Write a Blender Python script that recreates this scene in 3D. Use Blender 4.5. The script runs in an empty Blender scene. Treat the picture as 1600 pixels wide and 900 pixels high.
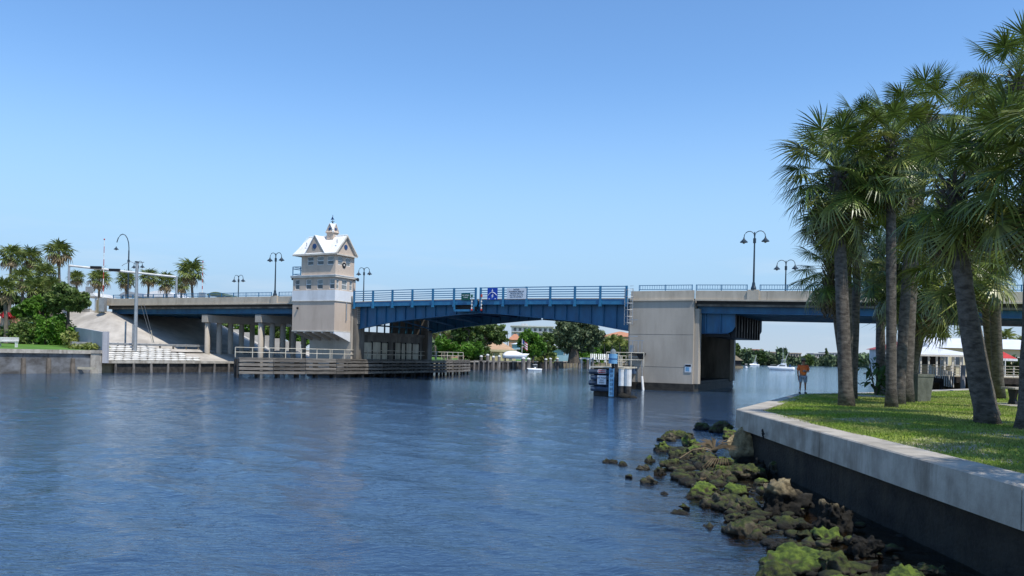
import bpy, math, random
import numpy as np
from mathutils import Vector, Matrix, Euler, noise
random.seed(7); rng=np.random.default_rng(7)
S=bpy.context.scene; COL=S.collection; PI=math.pi
# ---------------------------------------------------------------- camera, sky, sun, exposure
F=1250.0; ROLL=math.atan(.0227); CZ=3.3
def ray(px,py):
    a=px-800;b=py-553.3
    return (a*math.cos(ROLL)+b*math.sin(ROLL))/F, -(-a*math.sin(ROLL)+b*math.cos(ROLL))/F
def G(px,py,z=0):                       # where the line of sight meets height z
    x,d=ray(px,py); D=(z-CZ)/d; return x*D,D
def P(px,py,D):                         # the point at distance D
    x,d=ray(px,py); return (x*D,D,CZ+d*D)
cd=bpy.data.cameras.new('camera'); cam=bpy.data.objects.new('camera',cd); COL.objects.link(cam); S.camera=cam
cd.lens=F/1600*36; cd.sensor_width=36; cd.shift_y=103.3/1600; cd.clip_end=9000; cd.clip_start=.1
cr,sr=math.cos(ROLL),math.sin(ROLL)
cam.matrix_world=Matrix(((cr,-sr,0,0),(0,0,-1,0),(sr,cr,0,CZ),(0,0,0,1)))
W=bpy.data.worlds.new('World'); S.world=W; W.use_nodes=True
wn=W.node_tree.nodes; wl=W.node_tree.links
bg=wn['Background']; sky=wn.new('ShaderNodeTexSky'); sky.sky_type='NISHITA'; sky.sun_disc=False
SUN_EL=math.radians(59); SUN_AZ=math.radians(139)
sky.sun_elevation=SUN_EL; sky.sun_rotation=SUN_AZ; sky.air_density=1.0; sky.dust_density=.2; sky.ozone_density=2.0; sky.altitude=0
hs=wn.new('ShaderNodeHueSaturation'); hs.inputs['Saturation'].default_value=1.08
tint=wn.new('ShaderNodeMixRGB'); tint.blend_type='MULTIPLY'; tint.inputs[0].default_value=1; tint.inputs[2].default_value=(1.13,1.27,1.40,1)
wl.new(sky.outputs[0],tint.inputs[1]); wl.new(tint.outputs[0],hs.inputs['Color'])
# thin high cloud wisps, low in the sky
tc=wn.new('ShaderNodeTexCoord'); mp=wn.new('ShaderNodeMapping'); mp.inputs['Scale'].default_value=(2.2,2.2,16)
nz=wn.new('ShaderNodeTexNoise'); nz.inputs['Scale'].default_value=2.6; nz.inputs['Detail'].default_value=6; nz.inputs['Roughness'].default_value=.55
rp=wn.new('ShaderNodeValToRGB'); rp.color_ramp.elements[0].position=.50; rp.color_ramp.elements[1].position=.8
sx=wn.new('ShaderNodeSeparateXYZ'); mr=wn.new('ShaderNodeMapRange'); mr.inputs['From Min'].default_value=.0; mr.inputs['From Max'].default_value=.16; mr.inputs['To Min'].default_value=.55; mr.inputs['To Max'].default_value=0
mm=wn.new('ShaderNodeMath'); mm.operation='MULTIPLY'; mx=wn.new('ShaderNodeMixRGB'); mx.inputs['Color2'].default_value=(5.6,5.9,6.3,1)
wl.new(tc.outputs['Generated'],mp.inputs[0]); wl.new(mp.outputs[0],nz.inputs[0]); wl.new(nz.outputs[0],rp.inputs[0])
wl.new(tc.outputs['Generated'],sx.inputs[0]); wl.new(sx.outputs[2],mr.inputs[0]); wl.new(rp.outputs[0],mm.inputs[0]); wl.new(mr.outputs[0],mm.inputs[1])
wl.new(mm.outputs[0],mx.inputs[0]); hz=wn.new('ShaderNodeMapRange'); hz.interpolation_type='SMOOTHSTEP'; hz.inputs['From Min'].default_value=0; hz.inputs['From Max'].default_value=.10; hz.inputs['To Min'].default_value=1; hz.inputs['To Max'].default_value=0
hm=wn.new('ShaderNodeMixRGB'); hm.inputs['Color2'].default_value=(3.5,4.3,5.15,1); wl.new(sx.outputs[2],hz.inputs[0]); wl.new(hz.outputs[0],hm.inputs[0]); wl.new(hs.outputs[0],hm.inputs['Color1']); 
h2=wn.new('ShaderNodeMapRange'); h2.interpolation_type='SMOOTHSTEP'; h2.inputs['From Min'].default_value=.03; h2.inputs['From Max'].default_value=.34; h2.inputs['To Min'].default_value=1; h2.inputs['To Max'].default_value=0
hq=wn.new('ShaderNodeMixRGB'); hq.inputs['Color2'].default_value=(2.7,4.2,5.9,1); wl.new(sx.outputs[2],h2.inputs[0]); wl.new(h2.outputs[0],hq.inputs[0]); wl.new(hs.outputs[0],hq.inputs['Color1']); wl.new(hq.outputs[0],hm.inputs['Color1']); wl.new(hm.outputs[0],mx.inputs['Color1']); wl.new(mx.outputs[0],bg.inputs['Color'])
bg.inputs['Strength'].default_value=.15
sd=bpy.data.lights.new('sun','SUN'); sd.energy=4.6; sd.angle=math.radians(.5); sd.color=(1,.955,.88)
so=bpy.data.objects.new('sun',sd); COL.objects.link(so)
sv=Vector((math.sin(SUN_AZ)*math.cos(SUN_EL),math.cos(SUN_AZ)*math.cos(SUN_EL),math.sin(SUN_EL)))
so.rotation_euler=sv.to_track_quat('Z','Y').to_euler(); so.location=sv*200
S.view_settings.view_transform='Standard'; S.view_settings.look='None'; S.view_settings.exposure=0; S.view_settings.gamma=1
# ---------------------------------------------------------------- materials
def mat(name,c,c2=None,scale=3,rough=.8,bump=0,bscale=None,metal=0,stretch=(1,1,1),isl=0,spec=.3,rnd=0,detail=5,world=True,trans=0,streak=0,scol=(.25,.2,.15)):
    m=bpy.data.materials.new(name); m.use_nodes=True; n=m.node_tree.nodes; l=m.node_tree.links
    b=n['Principled BSDF']; b.inputs['Roughness'].default_value=rough; b.inputs['Metallic'].default_value=metal
    b.inputs['Specular IOR Level'].default_value=spec
    if c2 is None: c2=tuple(v*.72 for v in c)
    if world: co=n.new('ShaderNodeNewGeometry').outputs['Position']
    else: co=n.new('ShaderNodeTexCoord').outputs['Object']
    mp=n.new('ShaderNodeMapping'); mp.inputs['Scale'].default_value=stretch; l.new(co,mp.inputs[0])
    t=n.new('ShaderNodeTexNoise'); t.inputs['Scale'].default_value=scale; t.inputs['Detail'].default_value=detail; t.inputs['Roughness'].default_value=.6
    l.new(mp.outputs[0],t.inputs[0])
    r=n.new('ShaderNodeValToRGB'); r.color_ramp.elements[0].position=.36; r.color_ramp.elements[1].position=.62
    r.color_ramp.elements[0].color=(*c2,1); r.color_ramp.elements[1].color=(*c,1); l.new(t.outputs[0],r.inputs[0]); out=r.outputs[0]
    if isl or rnd:
        src=n.new('ShaderNodeNewGeometry').outputs['Random Per Island'] if isl else n.new('ShaderNodeObjectInfo').outputs['Random']
        mr=n.new('ShaderNodeMapRange'); a=isl or rnd; mr.inputs['To Min'].default_value=1-a; mr.inputs['To Max'].default_value=1+a; l.new(src,mr.inputs[0])
        h=n.new('ShaderNodeHueSaturation'); l.new(mr.outputs[0],h.inputs['Value']); l.new(out,h.inputs['Color']); out=h.outputs[0]
    if streak:                             # runs of dirt and rust down the face; on concrete_cap also painted shade
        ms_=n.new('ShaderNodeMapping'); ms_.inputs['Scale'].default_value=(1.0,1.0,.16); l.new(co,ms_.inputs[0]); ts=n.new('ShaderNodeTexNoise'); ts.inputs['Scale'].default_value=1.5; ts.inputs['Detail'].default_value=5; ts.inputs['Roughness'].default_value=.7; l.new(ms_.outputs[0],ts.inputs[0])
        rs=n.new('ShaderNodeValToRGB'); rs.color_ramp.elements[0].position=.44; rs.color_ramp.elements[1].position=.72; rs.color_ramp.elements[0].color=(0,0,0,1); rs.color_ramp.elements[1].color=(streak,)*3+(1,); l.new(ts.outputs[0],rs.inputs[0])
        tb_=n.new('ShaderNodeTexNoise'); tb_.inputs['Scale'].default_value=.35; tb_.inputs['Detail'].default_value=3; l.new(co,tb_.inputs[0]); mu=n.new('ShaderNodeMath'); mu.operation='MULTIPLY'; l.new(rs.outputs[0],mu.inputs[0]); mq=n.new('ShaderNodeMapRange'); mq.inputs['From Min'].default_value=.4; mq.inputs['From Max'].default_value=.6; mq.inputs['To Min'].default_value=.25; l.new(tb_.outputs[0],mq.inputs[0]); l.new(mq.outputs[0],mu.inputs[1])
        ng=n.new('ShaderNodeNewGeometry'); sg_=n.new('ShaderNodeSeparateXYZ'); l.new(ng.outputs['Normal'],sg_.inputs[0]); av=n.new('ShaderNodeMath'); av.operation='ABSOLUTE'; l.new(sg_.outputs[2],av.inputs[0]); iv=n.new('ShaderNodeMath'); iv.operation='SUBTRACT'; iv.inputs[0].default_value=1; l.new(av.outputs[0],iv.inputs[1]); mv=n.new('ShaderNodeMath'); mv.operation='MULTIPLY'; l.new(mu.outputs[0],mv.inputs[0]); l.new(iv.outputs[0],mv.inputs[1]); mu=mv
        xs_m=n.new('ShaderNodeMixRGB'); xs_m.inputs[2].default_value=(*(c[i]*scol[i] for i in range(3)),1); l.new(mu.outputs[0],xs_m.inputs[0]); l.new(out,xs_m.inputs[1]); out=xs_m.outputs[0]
    l.new(out,b.inputs['Base Color'])
    if bump:
        t2=n.new('ShaderNodeTexNoise'); t2.inputs['Scale'].default_value=bscale or scale*4; t2.inputs['Detail'].default_value=6; l.new(mp.outputs[0],t2.inputs[0])
        bp=n.new('ShaderNodeBump'); bp.inputs['Strength'].default_value=bump; bp.inputs['Distance'].default_value=.05; l.new(t2.outputs[0],bp.inputs['Height']); l.new(bp.outputs[0],b.inputs['Normal'])
    if trans:                              # light passing through thin leaves
        tr=n.new('ShaderNodeBsdfTranslucent'); l.new(out,tr.inputs[0]); mxs=n.new('ShaderNodeMixShader'); mxs.inputs[0].default_value=trans
        l.new(b.outputs[0],mxs.inputs[1]); l.new(tr.outputs[0],mxs.inputs[2]); l.new(mxs.outputs[0],n['Material Output'].inputs[0])
    return m
ml={}
def A(key,*a,**k): ml[key]=mat(key,*a,**k)
A('concrete_cap',(.46,.42,.355),(.30,.27,.225),1.6,.85,.25,22,streak=.8)  # heavy streaks: dirt, plus shade painted onto the seawall's side faces
A('concrete_stain_shade',(.030,.027,.022),(.012,.011,.010),1.2,.8,.5,9,stretch=(1,1,2),streak=.5,scol=(3,2.6,2))  # stained concrete; the near-black also holds the overhanging cap's shade as colour
A('pier_concrete',(.44,.385,.315),(.37,.325,.265),.5,.85,.12,14,stretch=(1,1,.35),streak=.2)
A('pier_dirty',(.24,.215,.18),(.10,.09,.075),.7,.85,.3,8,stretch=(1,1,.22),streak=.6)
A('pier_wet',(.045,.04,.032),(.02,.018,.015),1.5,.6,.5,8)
A('parapet_concrete',(.55,.475,.37),(.45,.385,.295),.6,.85,.1,10,stretch=(1,1,.5),streak=.35)
A('stucco',(.56,.45,.35),(.51,.405,.315),.4,.85,.08,20,streak=.25)
A('stucco_white',(.72,.72,.71),(.65,.65,.64),.6,.8,.05,20,streak=.3)
A('trim',(.66,.60,.50),None,1,.7)
A('roof_white',(.80,.79,.76),(.70,.69,.66),.8,.45,.05,5)
A('blue_steel',(.018,.13,.25),(.011,.085,.18),.9,.45,.08,6,metal=0,spec=.45,stretch=(1,1,.4),streak=.4,scol=(2.2,.5,.25))
A('blue_rail',(.026,.17,.31),(.018,.125,.25),1.5,.4,spec=.45)
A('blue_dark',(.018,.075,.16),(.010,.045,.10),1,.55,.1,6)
A('teal_steel',(.03,.13,.20),(.02,.09,.14),1,.5)
A('dark_steel',(.015,.016,.018),None,2,.5,.1,8)
A('lamp_green',(.018,.035,.05),None,2,.4,spec=.5)
A('galv',(.42,.43,.43),(.33,.34,.34),2,.45,metal=.5)
A('white_paint',(.76,.75,.72),(.62,.60,.55),1.5,.5)
A('rail_cream',(.62,.57,.46),(.45,.40,.31),1.2,.6)
A('boat_white',(.82,.82,.80),(.76,.76,.75),1,.25,spec=.6)
A('canvas_blue',(.03,.08,.2),None,3,.8)
A('boat_window',(.02,.025,.03),None,2,.15,spec=.8)
A('glass',(.035,.05,.065),(.02,.03,.04),1.5,.08,spec=.9)
A('glass_pale',(.24,.25,.24),(.13,.14,.13),2.5,.12,spec=.9)
A('wood_grey',(.21,.185,.155),(.085,.075,.062),2.5,.85,.4,12,stretch=(.3,.3,5),rnd=.35)
A('wood_dark',(.055,.048,.042),(.02,.018,.016),2,.8,.5,10)
A('wood_pile',(.20,.18,.16),(.09,.08,.07),2,.85,.4,12,stretch=(1,1,.4),rnd=.3)
A('bluewood',(.05,.085,.14),(.03,.045,.07),2,.7,.3,8,rnd=.25)
A('board_pale',(.52,.47,.36),(.36,.32,.24),1.2,.8,.2,9,stretch=(1,1,.3),rnd=.2)
A('red_sign',(.42,.03,.03),None,4,.5); A('blue_sign',(.012,.06,.38),(.01,.05,.34),4,.5); A('green_sign',(.01,.10,.065),None,4,.5)
A('sign_white',(.62,.66,.70),(.55,.6,.64),2,.5); A('ink',(.02,.02,.03),None,4,.6); A('sign_ink_white',(.8,.82,.85),None,4,.5)
A('gauge_blue',(.16,.36,.55),(.12,.28,.45),2,.5)
A('red_paint',(.45,.05,.04),None,3,.5)
A('asphalt',(.055,.055,.055),(.04,.04,.04),2,.9,.3,30)
A('slope_concrete',(.52,.48,.42),(.34,.31,.27),.35,.9,.3,5,detail=8)
A('bag',(.66,.64,.59),(.5,.48,.43),1.2,.9,.5,10,rnd=.12)
A('wall_grey',(.44,.43,.44),(.36,.35,.36),.4,.8,.05,10,streak=.3)
A('wall_panel',(.20,.205,.21),(.07,.065,.06),.5,.85,.3,6,stretch=(1,1,1.5),streak=.5)
A('earth',(.24,.19,.12),(.14,.12,.07),.8,.95,.4,8)
A('lawn_far',(.105,.215,.03),(.07,.16,.02),.25,.9,.5,14)
A('lawn_ground',(.12,.20,.03),(.08,.14,.02),.9,.95,.5,18)
A('blade',(.22,.33,.04),(.33,.33,.12),.55,.7,isl=.35,trans=.3)
A('trunk_palm',(.15,.13,.11),(.06,.05,.042),4,.9,.8,16,stretch=(1,1,2.2))
A('trunk_far',(.17,.14,.11),(.09,.075,.06),1.5,.9,.4,8)
A('bark',(.12,.095,.07),(.06,.05,.035),3,.9,.6,14)
A('frond_green',(.15,.20,.035),(.07,.11,.018),1.5,.38,isl=.55,spec=.6,trans=.13)
A('frond_olive',(.27,.29,.07),(.14,.17,.035),1.5,.38,isl=.45,spec=.6,trans=.2)
A('frond_dead',(.26,.19,.11),(.13,.09,.05),2,.8,isl=.3,trans=.15)
A('petiole',(.10,.15,.04),None,2,.5)
A('palm_far',(.20,.24,.06),(.11,.15,.035),.8,.5,isl=.4,trans=.25)
A('palm_far_dry',(.32,.25,.14),(.18,.13,.07),.8,.7,isl=.4,trans=.2)
A('leaf_dark',(.06,.11,.025),(.03,.06,.014),.5,.5,isl=.45,trans=.2)
A('leaf_bright',(.13,.26,.03),(.07,.16,.018),.5,.5,isl=.4,trans=.3)
A('leaf_mid',(.14,.20,.05),(.07,.115,.028),.5,.5,isl=.45,trans=.25)
A('leaf_grey',(.15,.19,.09),(.08,.11,.05),.4,.5,isl=.45,trans=.2)
A('leaf_yellow',(.30,.33,.09),(.17,.21,.05),.5,.55,isl=.35,trans=.3)
A('far_green',(.12,.17,.08),(.07,.10,.05),.08,.8,isl=.4)  # paler green stands in for distance haze
A('flower_red',(.5,.04,.05),None,4,.7,isl=.3)
A('house_yellow',(.60,.53,.34),(.52,.46,.30),.5,.9); A('house_blue',(.30,.45,.55),(.25,.39,.48),.3,.9); A('house_salmon',(.55,.30,.20),None,.5,.9)
A('house_white',(.60,.60,.58),None,.5,.8); A('tile_orange',(.52,.24,.13),(.40,.18,.10),1.2,.8,.5,3,stretch=(1,1,4)); A('tile_tan',(.50,.33,.20),(.42,.27,.16),1.2,.8,.5,3)
A('house_beige',(.50,.42,.33),None,.3,.9); A('dark_inside',(.02,.02,.022),None,1,.8); A('thatch',(.22,.18,.12),None,1.5,.95,.6,8)
A('tan_wall',(.52,.42,.26),(.42,.34,.2),.8,.85)
A('red_roof',(.42,.10,.09),(.32,.08,.07),.7,.7); A('awning_red',(.55,.05,.04),None,1,.7); A('metal_roof',(.72,.73,.74),(.64,.65,.66),.6,.4,streak=.25)
A('skin',(.36,.19,.12),(.3,.15,.09),6,.6,world=False); A('shirt',(.9,.22,.05),(.62,.10,.03),5,.8,.3,20,world=False); A('shorts',(.32,.38,.45),None,5,.8,world=False)
A('shoe',(.03,.03,.035),None,5,.6); A('cloth_white',(.8,.8,.8),None,5,.8); A('cap_tan',(.25,.2,.14),None,5,.8)
A('bin',(.17,.175,.145),(.10,.105,.085),3,.85,.3,25,stretch=(1,1,.5)); A('car_black',(.006,.007,.009),None,2,.2,spec=.6); A('rubber',(.012,.012,.012),None,3,.8)
A('rope',(.012,.012,.012),None,3,.8); A('orange_buoy',(.75,.75,.72),None,3,.6); A('turquoise',(.15,.5,.5),None,3,.6)
A('flag_red',(.5,.06,.07),None,3,.8); A('flag_blue',(.03,.05,.2),None,3,.8)
def mossrock(name,rockc,rock2,moss,thr,wet=.3,wet_shade_z=-.22):
    m=bpy.data.materials.new(name); m.use_nodes=True; n=m.node_tree.nodes; l=m.node_tree.links; b=n['Principled BSDF']
    g=n.new('ShaderNodeNewGeometry'); sp=n.new('ShaderNodeSeparateXYZ'); l.new(g.outputs['Normal'],sp.inputs[0])
    t=n.new('ShaderNodeTexNoise'); t.inputs['Scale'].default_value=3.2; t.inputs['Detail'].default_value=8; t.inputs['Roughness'].default_value=.7; l.new(g.outputs['Position'],t.inputs[0])
    r=n.new('ShaderNodeValToRGB'); r.color_ramp.elements[0].position=.38; r.color_ramp.elements[1].position=.62; r.color_ramp.elements[0].color=(*rock2,1); r.color_ramp.elements[1].color=(*rockc,1); l.new(t.outputs[0],r.inputs[0])
    t3=n.new('ShaderNodeTexNoise'); t3.inputs['Scale'].default_value=1.3; t3.inputs['Detail'].default_value=7; l.new(g.outputs['Position'],t3.inputs[0])
    a=n.new('ShaderNodeMath'); a.operation='MULTIPLY_ADD'; a.inputs[1].default_value=.35; l.new(sp.outputs[2],a.inputs[0]); l.new(t3.outputs[0],a.inputs[2])
    mr=n.new('ShaderNodeMapRange'); mr.inputs['From Min'].default_value=thr; mr.inputs['From Max'].default_value=thr+.12; l.new(a.outputs[0],mr.inputs[0])
    t4=n.new('ShaderNodeTexNoise'); t4.inputs['Scale'].default_value=9; t4.inputs['Detail'].default_value=5; l.new(g.outputs['Position'],t4.inputs[0])
    r4=n.new('ShaderNodeValToRGB'); r4.color_ramp.elements[0].position=.4; r4.color_ramp.elements[1].position=.62; r4.color_ramp.elements[0].color=(moss[0]*.35,moss[1]*.4,moss[2]*.5,1); r4.color_ramp.elements[1].color=(*moss,1); l.new(t4.outputs[0],r4.inputs[0])
    x=n.new('ShaderNodeMixRGB'); l.new(mr.outputs[0],x.inputs[0]); l.new(r.outputs[0],x.inputs[1]); l.new(r4.outputs[0],x.inputs[2])
    sz=n.new('ShaderNodeSeparateXYZ'); l.new(g.outputs['Position'],sz.inputs[0]); wn_=n.new('ShaderNodeMath'); wn_.operation='MULTIPLY_ADD'; wn_.inputs[1].default_value=-.5; l.new(t3.outputs[0],wn_.inputs[0]); l.new(sz.outputs[2],wn_.inputs[2])
    wm_=n.new('ShaderNodeMapRange'); wm_.inputs['From Min'].default_value=wet_shade_z; wm_.inputs['From Max'].default_value=wet_shade_z+.16; l.new(wn_.outputs[0],wm_.inputs[0])
    xd=n.new('ShaderNodeMixRGB'); xd.inputs[1].default_value=(.016,.014,.010,1); l.new(wm_.outputs[0],xd.inputs[0]); l.new(x.outputs[0],xd.inputs[2]); l.new(xd.outputs[0],b.inputs['Base Color'])  # dark low band: wet tideline that also stands in for shaded fronts
    b.inputs['Roughness'].default_value=1-wet; b.inputs['Specular IOR Level'].default_value=.35
    t5=n.new('ShaderNodeTexNoise'); t5.inputs['Scale'].default_value=16; t5.inputs['Detail'].default_value=8; t5.inputs['Roughness'].default_value=.75; l.new(g.outputs['Position'],t5.inputs[0])
    bp=n.new('ShaderNodeBump'); bp.inputs['Strength'].default_value=1; bp.inputs['Distance'].default_value=.06; l.new(t5.outputs[0],bp.inputs['Height']); l.new(bp.outputs[0],b.inputs['Normal'])
    ml[name]=m
mossrock('rock_moss',(.15,.125,.08),(.04,.034,.022),(.085,.105,.018),.60)
mossrock('rock_green',(.13,.115,.065),(.04,.034,.022),(.14,.20,.024),.52)
mossrock('rock_tan',(.46,.36,.20),(.18,.135,.07),(.15,.15,.04),.85,.1,-.1)
mossrock('rock_barnacle',(.38,.31,.18),(.08,.062,.035),(.13,.14,.04),.80,.15,.19)  # band raised so its near-black stands in for shade on boulder fronts
mossrock('mud',(.24,.17,.085),(.11,.08,.04),(.10,.125,.022),.68,.5,-.27)
# ---------------------------------------------------------------- mesh helpers
class M:
    def __init__(s): s.v=[]; s.f=[]
    def add(s,v,f):
        n=len(s.v); s.v+=[tuple(p) for p in v]; s.f+=[tuple(i+n for i in q) for q in f]; return s
    def bx(s,x0,y0,z0,x1,y1,z1):
        if x0>x1:x0,x1=x1,x0
        if y0>y1:y0,y1=y1,y0
        if z0>z1:z0,z1=z1,z0
        return s.add([(x0,y0,z0),(x1,y0,z0),(x1,y1,z0),(x0,y1,z0),(x0,y0,z1),(x1,y0,z1),(x1,y1,z1),(x0,y1,z1)],[(0,3,2,1),(4,5,6,7),(0,1,5,4),(1,2,6,5),(2,3,7,6),(3,0,4,7)])
    def bar(s,p,q,w,h,up=(0,0,1)):          # rectangular bar from p to q
        p=Vector(p);q=Vector(q);d=(q-p).normalized();u=Vector(up)
        if abs(d.dot(u))>.95:u=Vector((0,1,0))
        r=d.cross(u).normalized();u=r.cross(d).normalized();r=r*w/2;u=u*h/2
        return s.add([p-r-u,p+r-u,p+r+u,p-r+u,q-r-u,q+r-u,q+r+u,q-r+u],[(0,1,2,3),(7,6,5,4),(0,4,5,1),(1,5,6,2),(2,6,7,3),(3,7,4,0)])
    def tube(s,pts,rs,n=8,cap=True,jit=0):
        pts=[Vector(p) for p in pts]; N=len(pts)
        if not hasattr(rs,'__len__'): rs=[rs]*N
        ref=Vector((0,0,1)); V=[]
        for i,p in enumerate(pts):
            d=(pts[min(i+1,N-1)]-pts[max(i-1,0)]).normalized()
            r0=ref if abs(d.dot(ref))<.9 else Vector((1,0,0))
            a=d.cross(r0).normalized(); b=d.cross(a)
            for k in range(n):
                t=2*PI*k/n; R=rs[i]*(1+jit*(random.random()-.5)); V.append(p+a*math.cos(t)*R+b*math.sin(t)*R)
        Fc=[(i*n+k,i*n+(k+1)%n,(i+1)*n+(k+1)%n,(i+1)*n+k) for i in range(N-1) for k in range(n)]
        if cap: Fc+=[tuple(range(n))[::-1],tuple((N-1)*n+k for k in range(n))]
        return s.add(V,Fc)
    def cyl(s,x,y,z0,z1,r,r2=None,n=10): return s.tube([(x,y,z0),(x,y,z1)],[r,r if r2 is None else r2],n)
    def prism(s,poly,a,b,ax='y'):            # polygon extruded from a to b along ax
        n=len(poly)
        def mk(u,w,c): return (u,c,w) if ax=='y' else ((c,u,w) if ax=='x' else (u,w,c))
        V=[mk(u,w,a) for u,w in poly]+[mk(u,w,b) for u,w in poly]
        return s.add(V,[tuple(range(n)),tuple(range(2*n-1,n-1,-1))]+[(i,i+n,(i+1)%n+n,(i+1)%n) for i in range(n)])
    def lathe(s,prof,x=0,y=0,n=12):
        V=[(x+r*math.cos(2*PI*k/n),y+r*math.sin(2*PI*k/n),z) for r,z in prof for k in range(n)]
        Fc=[(i*n+k,i*n+(k+1)%n,(i+1)*n+(k+1)%n,(i+1)*n+k) for i in range(len(prof)-1) for k in range(n)]
        return s.add(V,Fc)
    def ball(s,c,r,n=8,sq=(1,1,1)):
        pr=[(math.sin(PI*i/6)*r,-math.cos(PI*i/6)*r) for i in range(7)]
        V=[(c[0]+q*math.cos(2*PI*k/n)*sq[0],c[1]+q*math.sin(2*PI*k/n)*sq[1],c[2]+z*sq[2]) for q,z in pr for k in range(n)]
        return s.add(V,[(i*n+k,i*n+(k+1)%n,(i+1)*n+(k+1)%n,(i+1)*n+k) for i in range(6) for k in range(n)])
    def mesh(s,name,o=(0,0,0),smooth=False):
        me=bpy.data.meshes.new(name); me.from_pydata([(a-o[0],b-o[1],c-o[2]) for a,b,c in s.v],[],s.f)
        import bmesh
        if len(s.v)<60000:
            bm=bmesh.new(); bm.from_mesh(me); bmesh.ops.recalc_face_normals(bm,faces=bm.faces); bm.to_mesh(me); bm.free()
        if smooth: me.shade_smooth()
        return me
def npmesh(name,V,Fq,smooth=False):         # numpy arrays, faces all of one size
    V=np.asarray(V,dtype=np.float32); Fq=np.asarray(Fq,dtype=np.int32); k=Fq.shape[1]
    me=bpy.data.meshes.new(name); me.vertices.add(len(V)); me.vertices.foreach_set('co',V.ravel())
    me.loops.add(Fq.size); me.loops.foreach_set('vertex_index',Fq.ravel()); me.polygons.add(len(Fq))
    me.polygons.foreach_set('loop_start',np.arange(0,Fq.size,k,dtype=np.int32)); me.polygons.foreach_set('loop_total',np.full(len(Fq),k,dtype=np.int32))
    me.update(calc_edges=True)
    if smooth: me.shade_smooth()
    return me
def tag(o,label,cat,group=None):
    o['label']=label; o['category']=cat
    if group: o['group']=group
    return o
TH=math.radians(27.3); tc_,tk_=math.cos(TH),math.sin(TH); B0=(ray(748,450)[0]*90,90.0)
def bw(s,t): return (B0[0]+s*tc_+t*tk_, B0[1]-s*tk_+t*tc_)      # bridge frame -> world
def br(px,py,t=0):                                               # sight line against a plane along the bridge
    x,z=ray(px,py); s=(x*(B0[1]+t*tc_)-B0[0]-t*tk_)/(tc_+x*tk_); return s,CZ+z*(B0[1]-s*tk_+t*tc_)
class T:                                    # a thing: an Empty at its base; frame 'b' = the bridge's own axes
    def __init__(s,name,label,cat,org=(0,0,0),frame='w',group=None,rot=0):
        s.org=org; s.e=bpy.data.objects.new(name,None); COL.objects.link(s.e); s.e.empty_display_size=.3
        if frame=='b': x,y=bw(org[0],org[1]); s.e.location=(x,y,org[2]); s.e.rotation_euler=(0,0,-TH)
        elif frame=='l': s.e.location=org; s.e.rotation_euler=(0,0,rot); s.org=(0,0,0)      # parts given in the thing's own axes
        else: s.e.location=org
        tag(s.e,label,cat,group)
    def part(s,name,m,mt,parent=None,smooth=False,stuff=False,label=None):
        me=m if isinstance(m,bpy.types.Mesh) else m.mesh(name,s.org,smooth)
        if mt and not me.materials: me.materials.append(ml[mt])
        o=bpy.data.objects.new(name,me); COL.objects.link(o); o.parent=parent or s.e
        if stuff: o['kind']='stuff'
        if label: o['label']=label
        return o
    def piece(s,name,me,loc,rot=(0,0,0),scale=(1,1,1),parent=None,label=None):   # a shared mesh set at a spot in the thing's frame
        o=bpy.data.objects.new(name,me); COL.objects.link(o); o.parent=parent or s.e
        o.location=(loc[0]-s.org[0],loc[1]-s.org[1],loc[2]-s.org[2]); o.rotation_euler=rot; o.scale=scale
        if label: o['label']=label
        return o
def solo(name,label,cat,m,mt,org=(0,0,0),frame='w',group=None,smooth=False):
    me=m if isinstance(m,bpy.types.Mesh) else m.mesh(name,org,smooth)
    if not me.materials: me.materials.append(ml[mt])
    o=bpy.data.objects.new(name,me); COL.objects.link(o)
    if frame=='b': x,y=bw(org[0],org[1]); o.location=(x,y,org[2]); o.rotation_euler=(0,0,-TH)
    else: o.location=org
    return tag(o,label,cat,group)
def struct(name,m,mt,smooth=False,kind='structure'):
    me=m if isinstance(m,bpy.types.Mesh) else m.mesh(name,(0,0,0),smooth)
    if mt: me.materials.append(ml[mt])
    o=bpy.data.objects.new(name,me); COL.objects.link(o); o['kind']=kind; return o
def copy_thing(t,loc,rz,label,scale=1):
    def cp(o,par):
        c=o.copy(); COL.objects.link(c); c.parent=par
        for ch in o.children: cp(ch,c)
        return c
    r=cp(t.e,None); r.location=loc; r.rotation_euler=(0,0,rz); r.scale=(scale,)*3; r['label']=label; return r
def unit(mt,*boxes,smooth=False):           # a small shared mesh made of boxes
    m=M()
    for b in boxes: m.bx(*b)
    me=m.mesh('piece',(0,0,0),smooth); me.materials.append(ml[mt]); return me
def textmesh(txt,size,mt,depth=.01,align='CENTER'):
    cu=bpy.data.curves.new('lettering','FONT'); cu.body=txt; cu.size=size; cu.extrude=depth; cu.align_x=align; cu.align_y='CENTER'; cu.resolution_u=2
    o=bpy.data.objects.new('lettering',cu); COL.objects.link(o); me=bpy.data.meshes.new_from_object(o.evaluated_get(bpy.context.evaluated_depsgraph_get()))
    bpy.data.objects.remove(o); bpy.data.curves.remove(cu); me.materials.clear(); me.materials.append(ml[mt]); return me
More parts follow.
